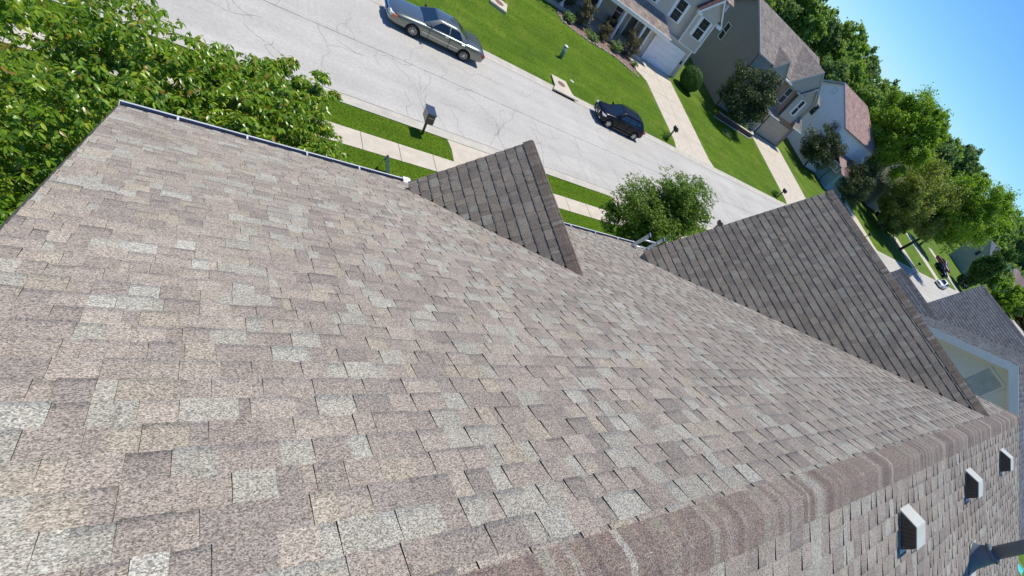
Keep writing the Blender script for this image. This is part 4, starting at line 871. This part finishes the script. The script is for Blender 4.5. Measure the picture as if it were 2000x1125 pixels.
SED = dict(w=1.96, r=.34, xf=-1.42, xr=1.48, sp=10, mz=.56, hz=.86, handles=(.22, 1.18), seams=(-.62, .5, 1.42),
    st=[(-2.66, .32, .56, .6, .72), (-2.6, .26, .64, .7, .86), (-2.45, .22, .72, .8, .94), (-2.1, .2, .8, .88, .985), (-1.42, .2, .84, .93, 1), (-.9, .2, .88, .99, 1), (-.2, .2, .9, 1.0, 1), (.6, .2, .92, 1.0, 1), (1.48, .2, .93, 1.02, 1), (2.1, .22, .92, 1.03, .985), (2.48, .26, .88, 1.0, .95), (2.62, .32, .8, .9, .88), (2.66, .4, .7, .78, .8)],
    gh=dict(x0=-.98, x1=-.22, x2=.98, x3=1.72, zb=.97, zt=1.44, wb=.88, wt=.66, side=[[(-.52, .08), (.42, .08), (.42, .88), (.02, .88), (-.12, .8)], [(.48, .08), (1.22, .08), (1.0, .78), (.92, .88), (.48, .88)]]),
    parts=[('headlight', LENS, (-2.62, -2.4, -.86, -.46, .6, .74)), ('headlight', LENS, (-2.62, -2.4, .46, .86, .6, .74)), ('turn_signal', AMB, (-2.5, -2.28, -.975, -.84, .58, .72)), ('turn_signal', AMB, (-2.5, -2.28, .84, .975, .58, .72)),
           ('grille', CHROME, (-2.68, -2.5, -.4, .4, .56, .72)), ('grille_mesh', DARK, (-2.7, -2.68, -.35, .35, .58, .7)), ('bumper_strip', CHROME, (-2.7, -2.52, -.72, .72, .44, .48)), ('number_plate', WHITE, (-2.72, -2.7, -.15, .15, .36, .46)),
           ('tail_light', REDL, (2.46, 2.66, -.92, -.5, .66, .84)), ('tail_light', REDL, (2.46, 2.66, .5, .92, .66, .84)), ('rear_bumper_strip', CHROME, (2.5, 2.7, -.8, .8, .52, .56))])
car('parked_sedan', 'silver-green four-door sedan parked at the far kerb', (9.62, 30.45, 0), 0, SILV, SED, 'cars parked along the street')
SUV = dict(w=1.84, r=.35, xf=-1.3, xr=1.36, sp=5, mz=.5, hz=.9, handles=(.1, .95), seams=(-.55, .38, 1.2), suv=True, trim=BLACKP, mir=NAVY,
    st=[(-2.17, .34, .6, .66, .74), (-2.12, .26, .74, .82, .86), (-1.95, .23, .84, .93, .95), (-1.7, .22, .9, .99, .99), (-1.3, .22, .93, 1.03, 1), (-.85, .22, .96, 1.07, 1), (-.2, .22, .98, 1.06, 1), (.5, .22, 1.0, 1.06, 1), (1.36, .22, 1.02, 1.08, 1), (1.8, .24, 1.03, 1.1, .97), (2.05, .28, 1.0, 1.06, .93), (2.16, .34, .9, .98, .86), (2.19, .42, .8, .88, .8)],
    gh=dict(x0=-1.0, x1=-.3, x2=1.62, x3=2.08, zb=1.03, zt=1.55, wb=.88, wt=.68, side=[[(-.55, .1), (.3, .1), (.3, .86), (-.05, .86), (-.2, .76)], [(.36, .1), (1.1, .14), (1.1, .84), (.36, .86)], [(1.16, .2), (1.58, .36), (1.42, .8), (1.16, .84)]]),
    parts=[('headlight', LENS, (-2.1, -1.78, -.88, -.52, .72, .84)), ('headlight', LENS, (-2.1, -1.78, .52, .88, .72, .84)), ('grille', BLACKP, (-2.2, -2.05, -.45, .45, .5, .8)), ('grille_bar', CHROME, (-2.215, -2.2, -.4, -.3, .55, .78)), ('grille_bar', CHROME, (-2.215, -2.2, .3, .4, .55, .78)), ('number_plate', WHITE, (-2.225, -2.2, -.16, .16, .42, .54)),
           ('fog_light', LENS, (-2.17, -2.05, -.75, -.6, .38, .46)), ('fog_light', LENS, (-2.17, -2.05, .6, .75, .38, .46)), ('tail_light', REDL, (1.98, 2.2, -.88, -.55, .85, 1.0)), ('tail_light', REDL, (1.98, 2.2, .55, .88, .85, 1.0)), ('roof_rail', BLACKP, (-.2, 1.4, -.64, -.6, 1.55, 1.585)), ('roof_rail', BLACKP, (-.2, 1.4, .6, .64, 1.55, 1.585)), ('sill_trim', BLACKP, (-.85, .9, -.935, -.9, .22, .32))])
car('parked_crossover', 'black-blue compact crossover parked at the far kerb by the tan house driveway', (23.95, 30.68, 0), R(-1), NAVY, SUV, 'cars parked along the street')
VAN = dict(SUV); VAN['gh'] = dict(SUV['gh']); VAN['gh'].update(zt=1.7)
car('parked_van', 'white car with dark windows standing on the distant part of the road', (118.5, 30.4, 0), R(0), CWH, VAN, 'cars parked along the street')
for (x, y, rz, pm, lb, pp) in ((100.5, 42.5, 90, NAVY, 'dark car under the big trees, glints on its windows', SED), (131.2, 36.6, 80, NAVY, 'dark blue car in the driveway just behind the distant white car', SUV), (152, 36.5, 60, NAVY, 'dark car in the driveway at the foot of the narrow tree', SUV),
                               (141, 40.5, 90, CRED, 'dark red car behind the narrow tree', SED)):
    car('parked_car', lb, (x, y, terr(x, y)), R(rz), pm, pp, 'cars in the far driveways', detail=False)

# ---------------------------------------------------------------- trees, shrubs, grass
def leaf_mesh(name, pts, nrm, size, m, parent, droop=.3, shape='leaf', aspect=.42, jit=.8, rs=None):
    """one mesh of many separate leaves; pts Nx3, nrm preferred facing Nx3"""
    rs = rs or rng; n = len(pts)
    d = rs.normal(size=(n, 3)); d[:, 2] -= droop * 1.5; d /= np.linalg.norm(d, axis=1)[:, None]
    nn = nrm + rs.normal(size=(n, 3)) * jit; nn -= (nn * d).sum(1)[:, None] * d; nn /= np.linalg.norm(nn, axis=1)[:, None] + 1e-9
    s = np.cross(d, nn); sz = (size * rs.uniform(.65, 1.3, n))[:, None]
    if shape == 'rosette':
        a = rs.uniform(0, 6.283, n); dz = rs.uniform(-1.1, .1, n) - droop * .35; d = np.stack([np.cos(a), np.sin(a), dz], 1); d /= np.linalg.norm(d, axis=1)[:, None]
        nn = np.tile([0, 0, 1.0], (n, 1)) + rs.normal(size=(n, 3)) * .35; nn -= (nn * d).sum(1)[:, None] * d; nn /= np.linalg.norm(nn, axis=1)[:, None]; s = np.cross(d, nn); shape = 'leaf'
        pts = pts + d * size * .15
    if shape == 'leaf' and aspect < .401:   # curved leaf with a mid rib, 4 quads
        w_ = sz * .21; f = lambda a, b, c: pts + d * sz * a + s * w_ * b + nn * sz * c
        V = np.stack([f(0, 0, 0), f(.28, .85, .03), f(.62, .8, -.01), f(1, 0, -.16), f(.62, -.8, -.01), f(.28, -.85, .03), f(.3, 0, -.02), f(.64, 0, -.06)], 1).reshape(-1, 3); base = np.arange(n)[:, None] * 8
        F = np.concatenate([base + np.array([q]) for q in ([0, 6, 1, 1], )], 1).reshape(-1, 4) if False else np.concatenate([base + np.array([[6, 7, 2, 1]]), base + np.array([[6, 5, 4, 7]]), base + np.array([[0, 5, 6, 1]]), base + np.array([[3, 2, 7, 4]])], 1).reshape(-1, 4)
    elif shape == 'leaf':   # folded pointed leaf, 2 quads
        w_ = sz * aspect * .5
        b = pts; t_ = pts + d * sz - nn * sz * .12; l1 = pts + d * sz * .4 + s * w_ + nn * w_ * .35; r1 = pts + d * sz * .4 - s * w_ + nn * w_ * .35; mdl = pts + d * sz * .5
        V = np.stack([b, l1, t_, r1, mdl], 1).reshape(-1, 3); base = np.arange(n)[:, None] * 5
        F = np.concatenate([base + np.array([[0, 1, 2, 4]]), base + np.array([[0, 4, 2, 3]])], 1).reshape(-1, 4)
    else:                 # small ragged clump card of three facets
        w_ = sz * .5
        a = pts - d * sz * .5; b = pts + s * w_; c = pts + d * sz * .5; e = pts - s * w_ + nn * w_ * .5
        V = np.stack([a, b, c, e], 1).reshape(-1, 3); base = np.arange(n)[:, None] * 4
        F = (base + np.array([[0, 1, 2, 3]])).reshape(-1, 4)
    me = bpy.data.meshes.new(name); me.vertices.add(len(V)); me.vertices.foreach_set('co', V.astype(np.float32).ravel())
    me.loops.add(len(F) * 4); me.loops.foreach_set('vertex_index', F.astype(np.int32).ravel()); me.polygons.add(len(F)); me.polygons.foreach_set('loop_start', np.arange(len(F), dtype=np.int32) * 4)
    me.polygons.foreach_set('loop_total', np.full(len(F), 4, dtype=np.int32)); me.update(calc_edges=True); me.materials.append(m); return link(name, me, parent)
def crown_pts(blobs, nsub, nleaf, rs, subr=(.22, .38), fill=.25, sprig=0, flat=.75, wispy=False):
    """leaf positions: clumps spread over the blobs' surfaces, leaves over each clump's shell"""
    vol = np.array([b[3] * b[4] * b[5] for b in blobs]) ** .67; vol /= vol.sum(); P, N, CC = [], [], []
    per = max(1, nleaf // nsub)
    for _ in range(nsub):
        b = blobs[rs.choice(len(blobs), p=vol)]; c = np.array(b[:3]); r = np.array(b[3:6])
        u = rs.normal(size=3); u /= np.linalg.norm(u); rad = rs.uniform(.7, 1.02) if rs.random() > fill else rs.uniform(.2, .7)
        cc = c + u * r * rad; sr = r.mean() * rs.uniform(*subr); CC.append(cc)
        k = int(per * rs.uniform(.6, 1.4)); q = rs.normal(size=(k, 3)); q /= np.linalg.norm(q, axis=1)[:, None]; q[:, 2] = np.where(q[:, 2] < -.2, q[:, 2] * .5, q[:, 2])
        rr = sr * rs.uniform(.35, 1.05, k)[:, None] ** .6
        if sprig < 0:
            ks = max(1, k // -sprig); P.append(cc + np.repeat(q[:ks] * rr[:ks] * np.array([1, 1, flat]), -sprig, 0)); N.append(np.repeat(q[:ks], -sprig, 0)); continue
        if sprig:    # pull leaves into little sprays
            ks = max(1, k // sprig); cen = q[:ks] * rr[:ks] ; idx = rs.integers(0, ks, k); off = cen[idx] + rs.normal(size=(k, 3)) * .045
        elif wispy: off = np.clip(rs.normal(size=(k, 3)), -1.9, 1.9) * sr * .42 + (u + np.array([0, 0, .35])) * (np.minimum(np.abs(rs.normal(size=(k, 1))), 1.6) * sr * .45 - sr * .2)
        else: off = q * rr * np.array([1, 1, flat])
        P.append(cc + off); N.append(q * .6 + u * .5 + np.array([0, 0, .7]))
    return np.concatenate(P), np.concatenate(N), CC
def limbs(mb, base, top, CC, r0, rs, n=14, frac=.9):
    base = Vector(base); top = Vector(top)
    mid = base.lerp(top, .5) + Vector((rs.uniform(-.15, .15), rs.uniform(-.15, .15), 0))
    mb.tube([base - Vector((0, 0, .2)), base + Vector((0, 0, .15)), mid, top], [r0 * 1.35, r0, r0 * .7, r0 * .12], 10)
    for i in rs.choice(len(CC), min(n, len(CC)), replace=False):
        c = Vector(CC[i]); t_ = rs.uniform(.35, .9); a = base.lerp(top, t_); m_ = a.lerp(c, .5) + Vector((0, 0, rs.uniform(-.1, .3)))
        mb.tube([a, m_, a.lerp(c, frac)], [r0 * .42 * (1.2 - t_ * .6), r0 * .26, r0 * .08], 6)
def tree(name, label, base, trunk_top, r0, blobs, nsub, nleaf, size, m, seed, cat='tree', group=None, droop=.3, shape='leaf', subr=(.22, .38), fill=.25, sprig=0, nl=14, bark=PINE, aspect=.42, flat=.75, wispy=False):
    rs = np.random.default_rng(seed); e = empty(name, base); tag(e, label, cat, group)
    P, N, CC = crown_pts(blobs, nsub, nleaf, rs, subr, fill, sprig, flat, wispy)
    mb = MB(); limbs(mb, base, trunk_top, CC, r0, rs, nl); t_ = mb.build('trunk', bark, e)
    c = leaf_mesh('crown', P, N, size, m, e, droop, shape, aspect, rs=rs); reparent(e); return e
L_NEAR = leafmat('cherry_leaf', [(0.095, 0.193, 0.019), (0.127, 0.249, 0.024), (0.157, 0.304, 0.028), (0.221, 0.387, 0.033), (0.317, 0.469, 0.038), (0.443, 0.525, 0.047), (0.157, 0.276, 0.028), (0.112, 0.221, 0.021), (0.190, 0.332, 0.028), (0.410, 0.193, 0.056)], .3, .4)
L_MID = leafmat('pear_leaf', [(0.046, 0.106, 0.010), (0.074, 0.159, 0.016), (0.111, 0.212, 0.021), (0.187, 0.307, 0.032), (0.279, 0.381, 0.053), (0.084, 0.169, 0.016)], .5, .35, .3)
L_DARK = leafmat('dark_glossy_leaf', [(0.030, 0.055, 0.018), (0.047, 0.077, 0.025), (0.076, 0.110, 0.041), (0.128, 0.165, 0.068), (0.043, 0.061, 0.027), (0.060, 0.083, 0.036)], .45, .2, .25)
L_GRN = leafmat('maple_leaf', [(0.104, 0.209, 0.024), (0.157, 0.284, 0.026), (0.227, 0.374, 0.034), (0.313, 0.448, 0.047), (0.122, 0.239, 0.026)], .55, .45)
L_OLV = leafmat('olive_leaf', [(0.176, 0.243, 0.060), (0.239, 0.300, 0.073), (0.319, 0.358, 0.100), (0.160, 0.229, 0.066)], .6, .42)
L_FAR = leafmat('far_leaf', [(0.138, 0.246, 0.058), (0.196, 0.333, 0.075), (0.293, 0.404, 0.099), (0.177, 0.298, 0.066)], .65, .4)
L_FAR2 = leafmat('far_leaf_dark', [(0.116, 0.202, 0.079), (0.166, 0.262, 0.090), (0.212, 0.302, 0.119)], .65, .35)
L_NARR = leafmat('narrow_tree_leaf', [(.05, .12, .02), (.07, .16, .025), (.1, .2, .03), (.04, .1, .02)], .55, .3)
L_BUSH = leafmat('shrub_leaf', [(.045, .12, .015), (.07, .17, .02), (.11, .23, .028)], .45, .3)
L_LIME = leafmat('hosta_leaf', [(.15, .26, .07), (.25, .36, .14), (.09, .18, .04)], .5, .3)
L_BRN = leafmat('bronze_leaf', [(.14, .09, .05), (.22, .15, .08), (.07, .09, .035), (.1, .13, .04), (.28, .22, .12)], .5, .25)
L_RED = leafmat('red_leaf', [(.12, .02, .02), (.18, .04, .03), (.08, .02, .02)], .5, .3)

tree('cherry_tree', 'large near tree with drooping glossy green leaves filling the upper left beside the roof', (-1.3, 9.9, 1.6), (-1.0, 9.7, 6.6), .15,
     [(-1.2, 9.6, 6.1, 2.2, 2.2, 1.7), (.6, 9.9, 5.8, 1.5, 1.7, 1.5), (-.9, 10.4, 6.5, 1.2, 1.1, .9), (-2.6, 8.4, 5.6, 1.7, 1.7, 1.6), (-2.1, 7.0, 5.0, .9, 1.1, 1.2), (1.2, 10.8, 6.4, .9, 1.0, .9), (.5, 11.0, 6.5, 1.0, .8, .7), (1.7, 11.2, 6.7, .45, .5, .5), (1.5, 9.6, 5.9, .6, .8, .8), (-.7, 9.7, 7.1, .9, .9, .6), (.4, 9.4, 6.7, .8, .8, .6), (.6, 8.4, 6.0, 1.2, 1.0, 1.0)], 420, 120000, .1, L_NEAR, 3, droop=.8, shape='rosette', subr=(.18, .32), fill=.25, sprig=-8, nl=12, aspect=.4)
tree('pear_tree', 'young leafy tree on our side between the two front gables', (16.6, 15.6, .2), (17.3, 15.5, 5.2), .11,
     [(17.2, 15.5, 3.5, 2.0, 2.0, 1.9), (18.7, 15.6, 4.7, 1.8, 1.7, 1.5), (16.2, 15.3, 2.6, 1.3, 1.4, 1.2), (17.6, 15.3, 4.9, 1.4, 1.3, 1.2), (19.8, 15.6, 4.1, 1.3, 1.3, 1.2), (17.9, 14.6, 3.0, 1.3, 1.2, 1.3)], 260, 110000, .1, L_MID, 4, droop=.2, shape='rosette', subr=(.26, .42), sprig=-7, nl=16)
def darktree(x, y, z, r, seed, label, base, n=15000):
    tree('plum_tree', label, (base[0], base[1], terr(*base)), (x, y, z), .14, [(x, y, z, r * .8, r * .8, r * .72), (x + .3 * r, y, z + .35 * r, r * .6, r * .6, r * .55), (x - .3 * r, y - .2 * r, z - .25 * r, r * .6, r * .6, r * .5), (x + .1 * r, y - .35 * r, z - .1 * r, r * .6, r * .5, r * .6)], 130, n, .27, L_DARK, seed, group='dark leaved trees across the street', droop=.1, nl=12, subr=(.25, .4))
darktree(46.9, 43.6, 4.6, 3.8, 5, 'dark leaved round tree in the planter of the taupe house', (47.6, 44.4), 19000)
darktree(69.6, 46.0, 4.4, 3.9, 6, 'dark leaved tree against the white house wall', (69.0, 45.0), 16000)
darktree(78.3, 42.4, 4.3, 4.2, 7, 'dark leaved tree just above the peak of our larger gable', (80.3, 41.5), 16000)
def bigtree(name, label, x, y, z, r, m, seed, base, n, size, grp='large trees across the street', sx=1, sy=1, sz=1, shp='clump', tr=.3, nsub=260):
    rs = np.random.default_rng(seed + 100); bl = [(x, y, z, r * .75 * sx, r * .75 * sy, r * .75 * sz)]
    for _ in range(7):
        u = rs.normal(size=3); u /= np.linalg.norm(u); bl.append((x + u[0] * r * .45 * sx, y + u[1] * r * .45 * sy, z + u[2] * r * .45 * sz, r * .45 * sx, r * .45 * sy, r * .42))
    return tree(name, label, (base[0], base[1], terr(*base)), (x, y, z), tr, bl, nsub, n, size, m, seed, 'tree', grp, droop=0, shape=shp, subr=(.14, .3), nl=14, fill=.25, wispy=True)
bigtree('maple_tree', 'tall bright green tree rising behind the dark trees right of the white house', 86, 47, 12.2, 7.6, L_GRN, 21, (85, 46.5), 84000, .27)
bigtree('locust_tree', 'olive green feathery tree beside the tall green one', 96.0, 40.4, 8.1, 8.2, L_OLV, 22, (95.4, 40.3), 70000, .27)
bigtree('maple_tree', 'large green tree at the far kerb, its trunk beside the pale narrow driveway', 103, 35.6, 12.0, 8.3, L_GRN, 23, (102.2, 36.6), 84000, .27)
bigtree('linden_tree', 'bright green tree low behind the big trees near the slate roofed house', 128, 44, 8, 5, L_GRN, 24, (128, 44), 9000, .5)
bigtree('narrow_tree', 'narrow upright dark green tree above the neighbour roof peak', 147, 35.6, 7.4, 6.6, L_NARR, 25, (146.5, 35.4), 30000, .36, sx=.5, sy=.5, sz=1.3)
bigtree('linden_tree', 'round green tree at the right just beyond the neighbour roof', 196, 36, 3.6, 6, L_GRN, 26, (196, 36), 12000, .6)
# tree line behind the houses
BT = [(62, 78, 8.8, 6, 0), (72, 82, 9.5, 6, 0), (80, 84, 10.5, 5.5, 1), (88, 83, 11.8, 6.3, 0), (96, 86, 12.3, 6, 1), (105, 85, 13.4, 6.2, 0), (114, 84, 13.6, 6, 1), (98, 74, 10.5, 5.5, 0), (109, 74, 10.5, 5.5, 0), (121, 76, 12, 5.5, 0), (128, 82, 13.5, 5.5, 1), (138, 80, 11.5, 6.2, 0), (150, 78, 13, 6.5, 0), (90, 70, 8.5, 5, 1),
      (165, 78, 14, 7, 1), (180, 84, 15, 7, 0), (198, 84, 18.5, 7.5, 1), (215, 82, 15, 8, 0), (150, 62, 8, 6, 0), (190, 62, 10, 7, 0), (212, 58, 9, 7, 0), (230, 66, 12, 8, 0), (250, 72, 14, 9, 1), (275, 78, 16, 10, 0), (300, 76, 17, 11, 1), (335, 84, 17.5, 13, 0), (380, 84, 18, 14, 1), (300, 50, 8, 9, 0), (340, 48, 9, 10, 1), (245, 36, 4.5, 5.5, 0), (205, 45, 6, 6, 0), (222, 36, 5, 6, 0), (290, 36, 6, 9, 1)]
protos = {}
for i, (x, y, z, r, k) in enumerate(BT):
    zone, zi = ('tan and taupe houses', 0) if x < 84 else ('white house', 1) if x < 112 else ('big street trees', 2) if x < 170 else ('slate roofed houses at far right', 3)
    same = sorted(q[:2] for q in BT if q[4] == k and (0 if q[0] < 84 else 1 if q[0] < 112 else 2 if q[0] < 170 else 3) == zi); od = ('first', 'second', 'third', 'fourth', 'fifth', 'sixth', 'seventh', 'eighth', 'ninth', 'tenth', 'eleventh', 'twelfth', 'thirteenth')[same.index((x, y))]
    lab = od + (' dark' if k else ' mid green') + ' tree from the left behind the ' + zone
    key = (k, i % 2)
    if key not in protos:
        q = bigtree('backyard_tree', lab, 0, 0, 10, 6, L_FAR2 if k else L_FAR, 50 + i, (0, 0), 12000, .5, 'trees behind the houses', nsub=170, tr=.25); protos[key] = q; o = q
        for ch in q.children: ch.matrix_parent_inverse = Matrix.Identity(4)
        q.location = (0, 0, 0)
    else: o = copy_tree(protos[key])
    s = r / 6; o['label'] = lab; o.scale = (s, s, s); o.location = (x, y, z - 10 * s); o.rotation_euler = (0, 0, i * 1.3)
wood = np.random.default_rng(9)
def woods(name, xr, yr, zt, n, size, m):
    P = np.stack([wood.uniform(*xr, n), wood.uniform(*yr, n), wood.uniform(0, 1, n) ** .7], 1); bump = .5 + .25 * np.sin(P[:, 0] * .09) + .25 * np.sin(P[:, 0] * .23 + P[:, 1] * .17)
    P[:, 2] = 1.5 + P[:, 2] * zt * (.62 + .38 * bump); o = leaf_mesh(name, P, np.tile([0, -.5, 1.0], (n, 1)), size, m, None, 0, 'clump', rs=wood); tag(o, 'distant mass of woodland behind everything', 'woodland', kind='stuff')
woods('woodland', (40, 520), (92, 112), 13, 42000, 1.5, L_FAR2)
woods('woodland', (230, 520), (-60, 92), 9, 26000, 2.2, L_FAR2)
woods('woodland', (40, 230), (-60, -30), 8, 9000, 1.2, L_FAR)
# shrubs of the tan house
def shrub(name, label, x, y, r, h, m, n, size, seed, grp='shrubs in the bed of the tan house', z=None, cat='shrub', flat=.75):
    z = terr(x, y) if z is None else z
    return tree(name, label, (x, y, z), (x, y, z + h * .6), .04, [(x, y, z + h * .5, r, r, h * .5), (x + .2 * r, y - .1, z + h * .62, r * .7, r * .7, h * .4)], 36, n, size, m, seed, cat, grp, droop=0, nl=10, subr=(.3, .45), flat=flat)
bb = empty('boxwood_ball', (40.25, 45.3, terr(0, 45.3))); tag(bb, 'clipped round green bush at the right corner of the tan house garage', 'shrub')
MB().tube([(0, 0, -.1), (0, 0, .9)], .06, 8).build('trunk', PINE, bb)
_q = wood.normal(size=(26000, 3)); _q /= np.linalg.norm(_q, axis=1)[:, None]; _r = 1.3 * (1 - .14 * wood.random((26000, 1)) ** 2 + .035 * np.sin(_q[:, :1] * 9) * np.cos(_q[:, 2:] * 8))
leaf_mesh('crown', _q * _r * np.array([1, 1, .98]) + np.array([0, 0, 1.32]), _q * 1.4, .085, L_BUSH, bb, 0, 'clump', jit=.6, rs=wood)
shrub('hosta', 'pale green leafy clump at the left end of the flower bed', 23.3, 43.7, .5, .7, L_LIME, 900, .2, 32)
shrub('bronze_shrub', 'tall bronze tipped shrub with green base left of the first porch post', 25.0, 44.4, .75, 2.2, L_BRN, 2600, .15, 33)
shrub('hosta', 'row of pale green perennials along the middle bed edge', 25.9, 43.3, .7, .5, L_LIME, 1200, .16, 34)
shrub('bronze_shrub', 'tan and olive shrub between the two porch posts', 27.4, 44.3, .65, 1.5, L_BRN, 2000, .14, 35)
shrub('hosta', 'rounded bright green clump in front of the second porch post', 28.9, 43.7, .55, .9, L_LIME, 1200, .18, 36)
shrub('bronze_shrub', 'largest dark bronze and red shrub beside the porch steps', 30.4, 44.2, .95, 2.3, L_BRN, 3600, .15, 37)
shrub('perennial', 'small pale plant between the walk and the big bronze shrub', 31.2, 43.0, .35, .5, L_LIME, 500, .14, 38)
shrub('dark_evergreen', 'very dark evergreen at the left corner of the porch, top edge of the photo', 22.6, 46.3, 1.9, 5.6, L_DARK, 9000, .2, 39, None)
shrub('flower_clump', 'low plants round the foot of the black mailbox at the tan house driveway', 31.0, 32.9, .4, .5, L_BUSH, 700, .12, 40, 'plants at mailboxes')
shrub('flower_clump', 'low plants round the mailbox left of the taupe house driveway', 50.4, 32.8, .5, .5, L_BUSH, 700, .14, 41, 'plants at mailboxes')
shrub('planter_shrub', 'small green plants behind the dark retaining wall', 51.5, 44.6, .7, .9, L_LIME, 900, .16, 42, None)
shrub('red_shrub', 'dark red shrub at the far right edge', 236, 31, 4.5, 6, L_RED, 3000, .8, 43, None)
shrub('low_flowers', 'pale flowering patch in the lawn by the retaining wall', 45.2, 40.4, .8, .5, L_LIME, 700, .14, 44, None)
# mulch bed with stone edging
MUL = mat('pinkish_mulch', (.2, .14, .115), .95, .4, 7, .6)
bed = [(22.4, 44.2), (22.6, 42.95), (24, 42.6), (25.6, 42.35), (27.2, 42.5), (28.6, 42.45), (29.8, 41.9), (31.3, 41.3), (31.38, 44.9), (22.4, 44.9)]
o = MB().add([(x, y, terr(x, y) + .03) for x, y in bed], [tuple(range(len(bed)))]).build('flower_bed', MUL); tag(o, kind='structure')
st = MB(); sr_ = random.Random(4)
for (a, b) in zip(bed[:7], bed[1:8]):
    L = math.dist(a, b); k = int(L / .38)
    for i in range(k):
        t_ = (i + .5) / k; x, y = a[0] + (b[0] - a[0]) * t_, a[1] + (b[1] - a[1]) * t_; r_ = sr_.uniform(.1, .17); z = terr(x, y)
        st.box(x - r_, x + r_, y - r_ * .6, y + r_ * .6, z, z + sr_.uniform(.1, .17))
tag(st.build('stone_edging', mat('pale_edging_stone', (.48, .4, .34), .85, .25, 3), None, .03), 'pale stone edging along the curved flower bed', 'edging')
# grass blades on the strips nearest to us and along the far kerb
def blades(name, regs, dens, h, m):
    P = []
    for (x0, x1, y0, y1) in regs:
        n = int((x1 - x0) * (y1 - y0) * dens); P.append(np.stack([wood.uniform(x0, x1, n), wood.uniform(y0, y1, n)], 1))
    P = np.concatenate(P); n = len(P); z = np.array([terr(x, y) + .015 for x, y in P]); a = wood.uniform(0, 6.28, n); w_ = .012 * wood.uniform(.6, 1.4, n) * (1 + P[:, 1] / 60); hh = h * wood.uniform(.5, 1.3, n); lean = wood.normal(size=(n, 2)) * .03
    b1 = np.stack([P[:, 0] - np.cos(a) * w_, P[:, 1] - np.sin(a) * w_, z], 1); b2 = np.stack([P[:, 0] + np.cos(a) * w_, P[:, 1] + np.sin(a) * w_, z], 1); t_ = np.stack([P[:, 0] + lean[:, 0], P[:, 1] + lean[:, 1], z + hh], 1)
    V = np.stack([b1, b2, t_], 1).reshape(-1, 3); F = np.arange(n * 3, dtype=np.int32)
    me = bpy.data.meshes.new(name); me.vertices.add(len(V)); me.vertices.foreach_set('co', V.astype(np.float32).ravel()); me.loops.add(n * 3); me.loops.foreach_set('vertex_index', F); me.polygons.add(n)
    me.polygons.foreach_set('loop_start', np.arange(n, dtype=np.int32) * 3); me.polygons.foreach_set('loop_total', np.full(n, 3, dtype=np.int32)); me.update(calc_edges=True); me.materials.append(m)
    o = link(name, me); tag(o, 'short mown grass on the verges and lawns', 'grass', kind='stuff')
GB = leafmat('grass_blade', [(.15, .27, .02), (.2, .34, .03), (.26, .38, .045), (.14, .25, .02)], .6, .45, .2)
blades('grass', [(-7, 8.8, 19.72, 21.3), (14.0, 19.4, 19.72, 21.3), (-7, 8.5, 16.2, 18.6), (12, 19.5, 17, 18.6)], 700, .06, GB)
blades('grass', [(4, 32.1, 32.12, 42.3), (38.1, 53.1, 32.12, 43.2)], 130, .07, GB)
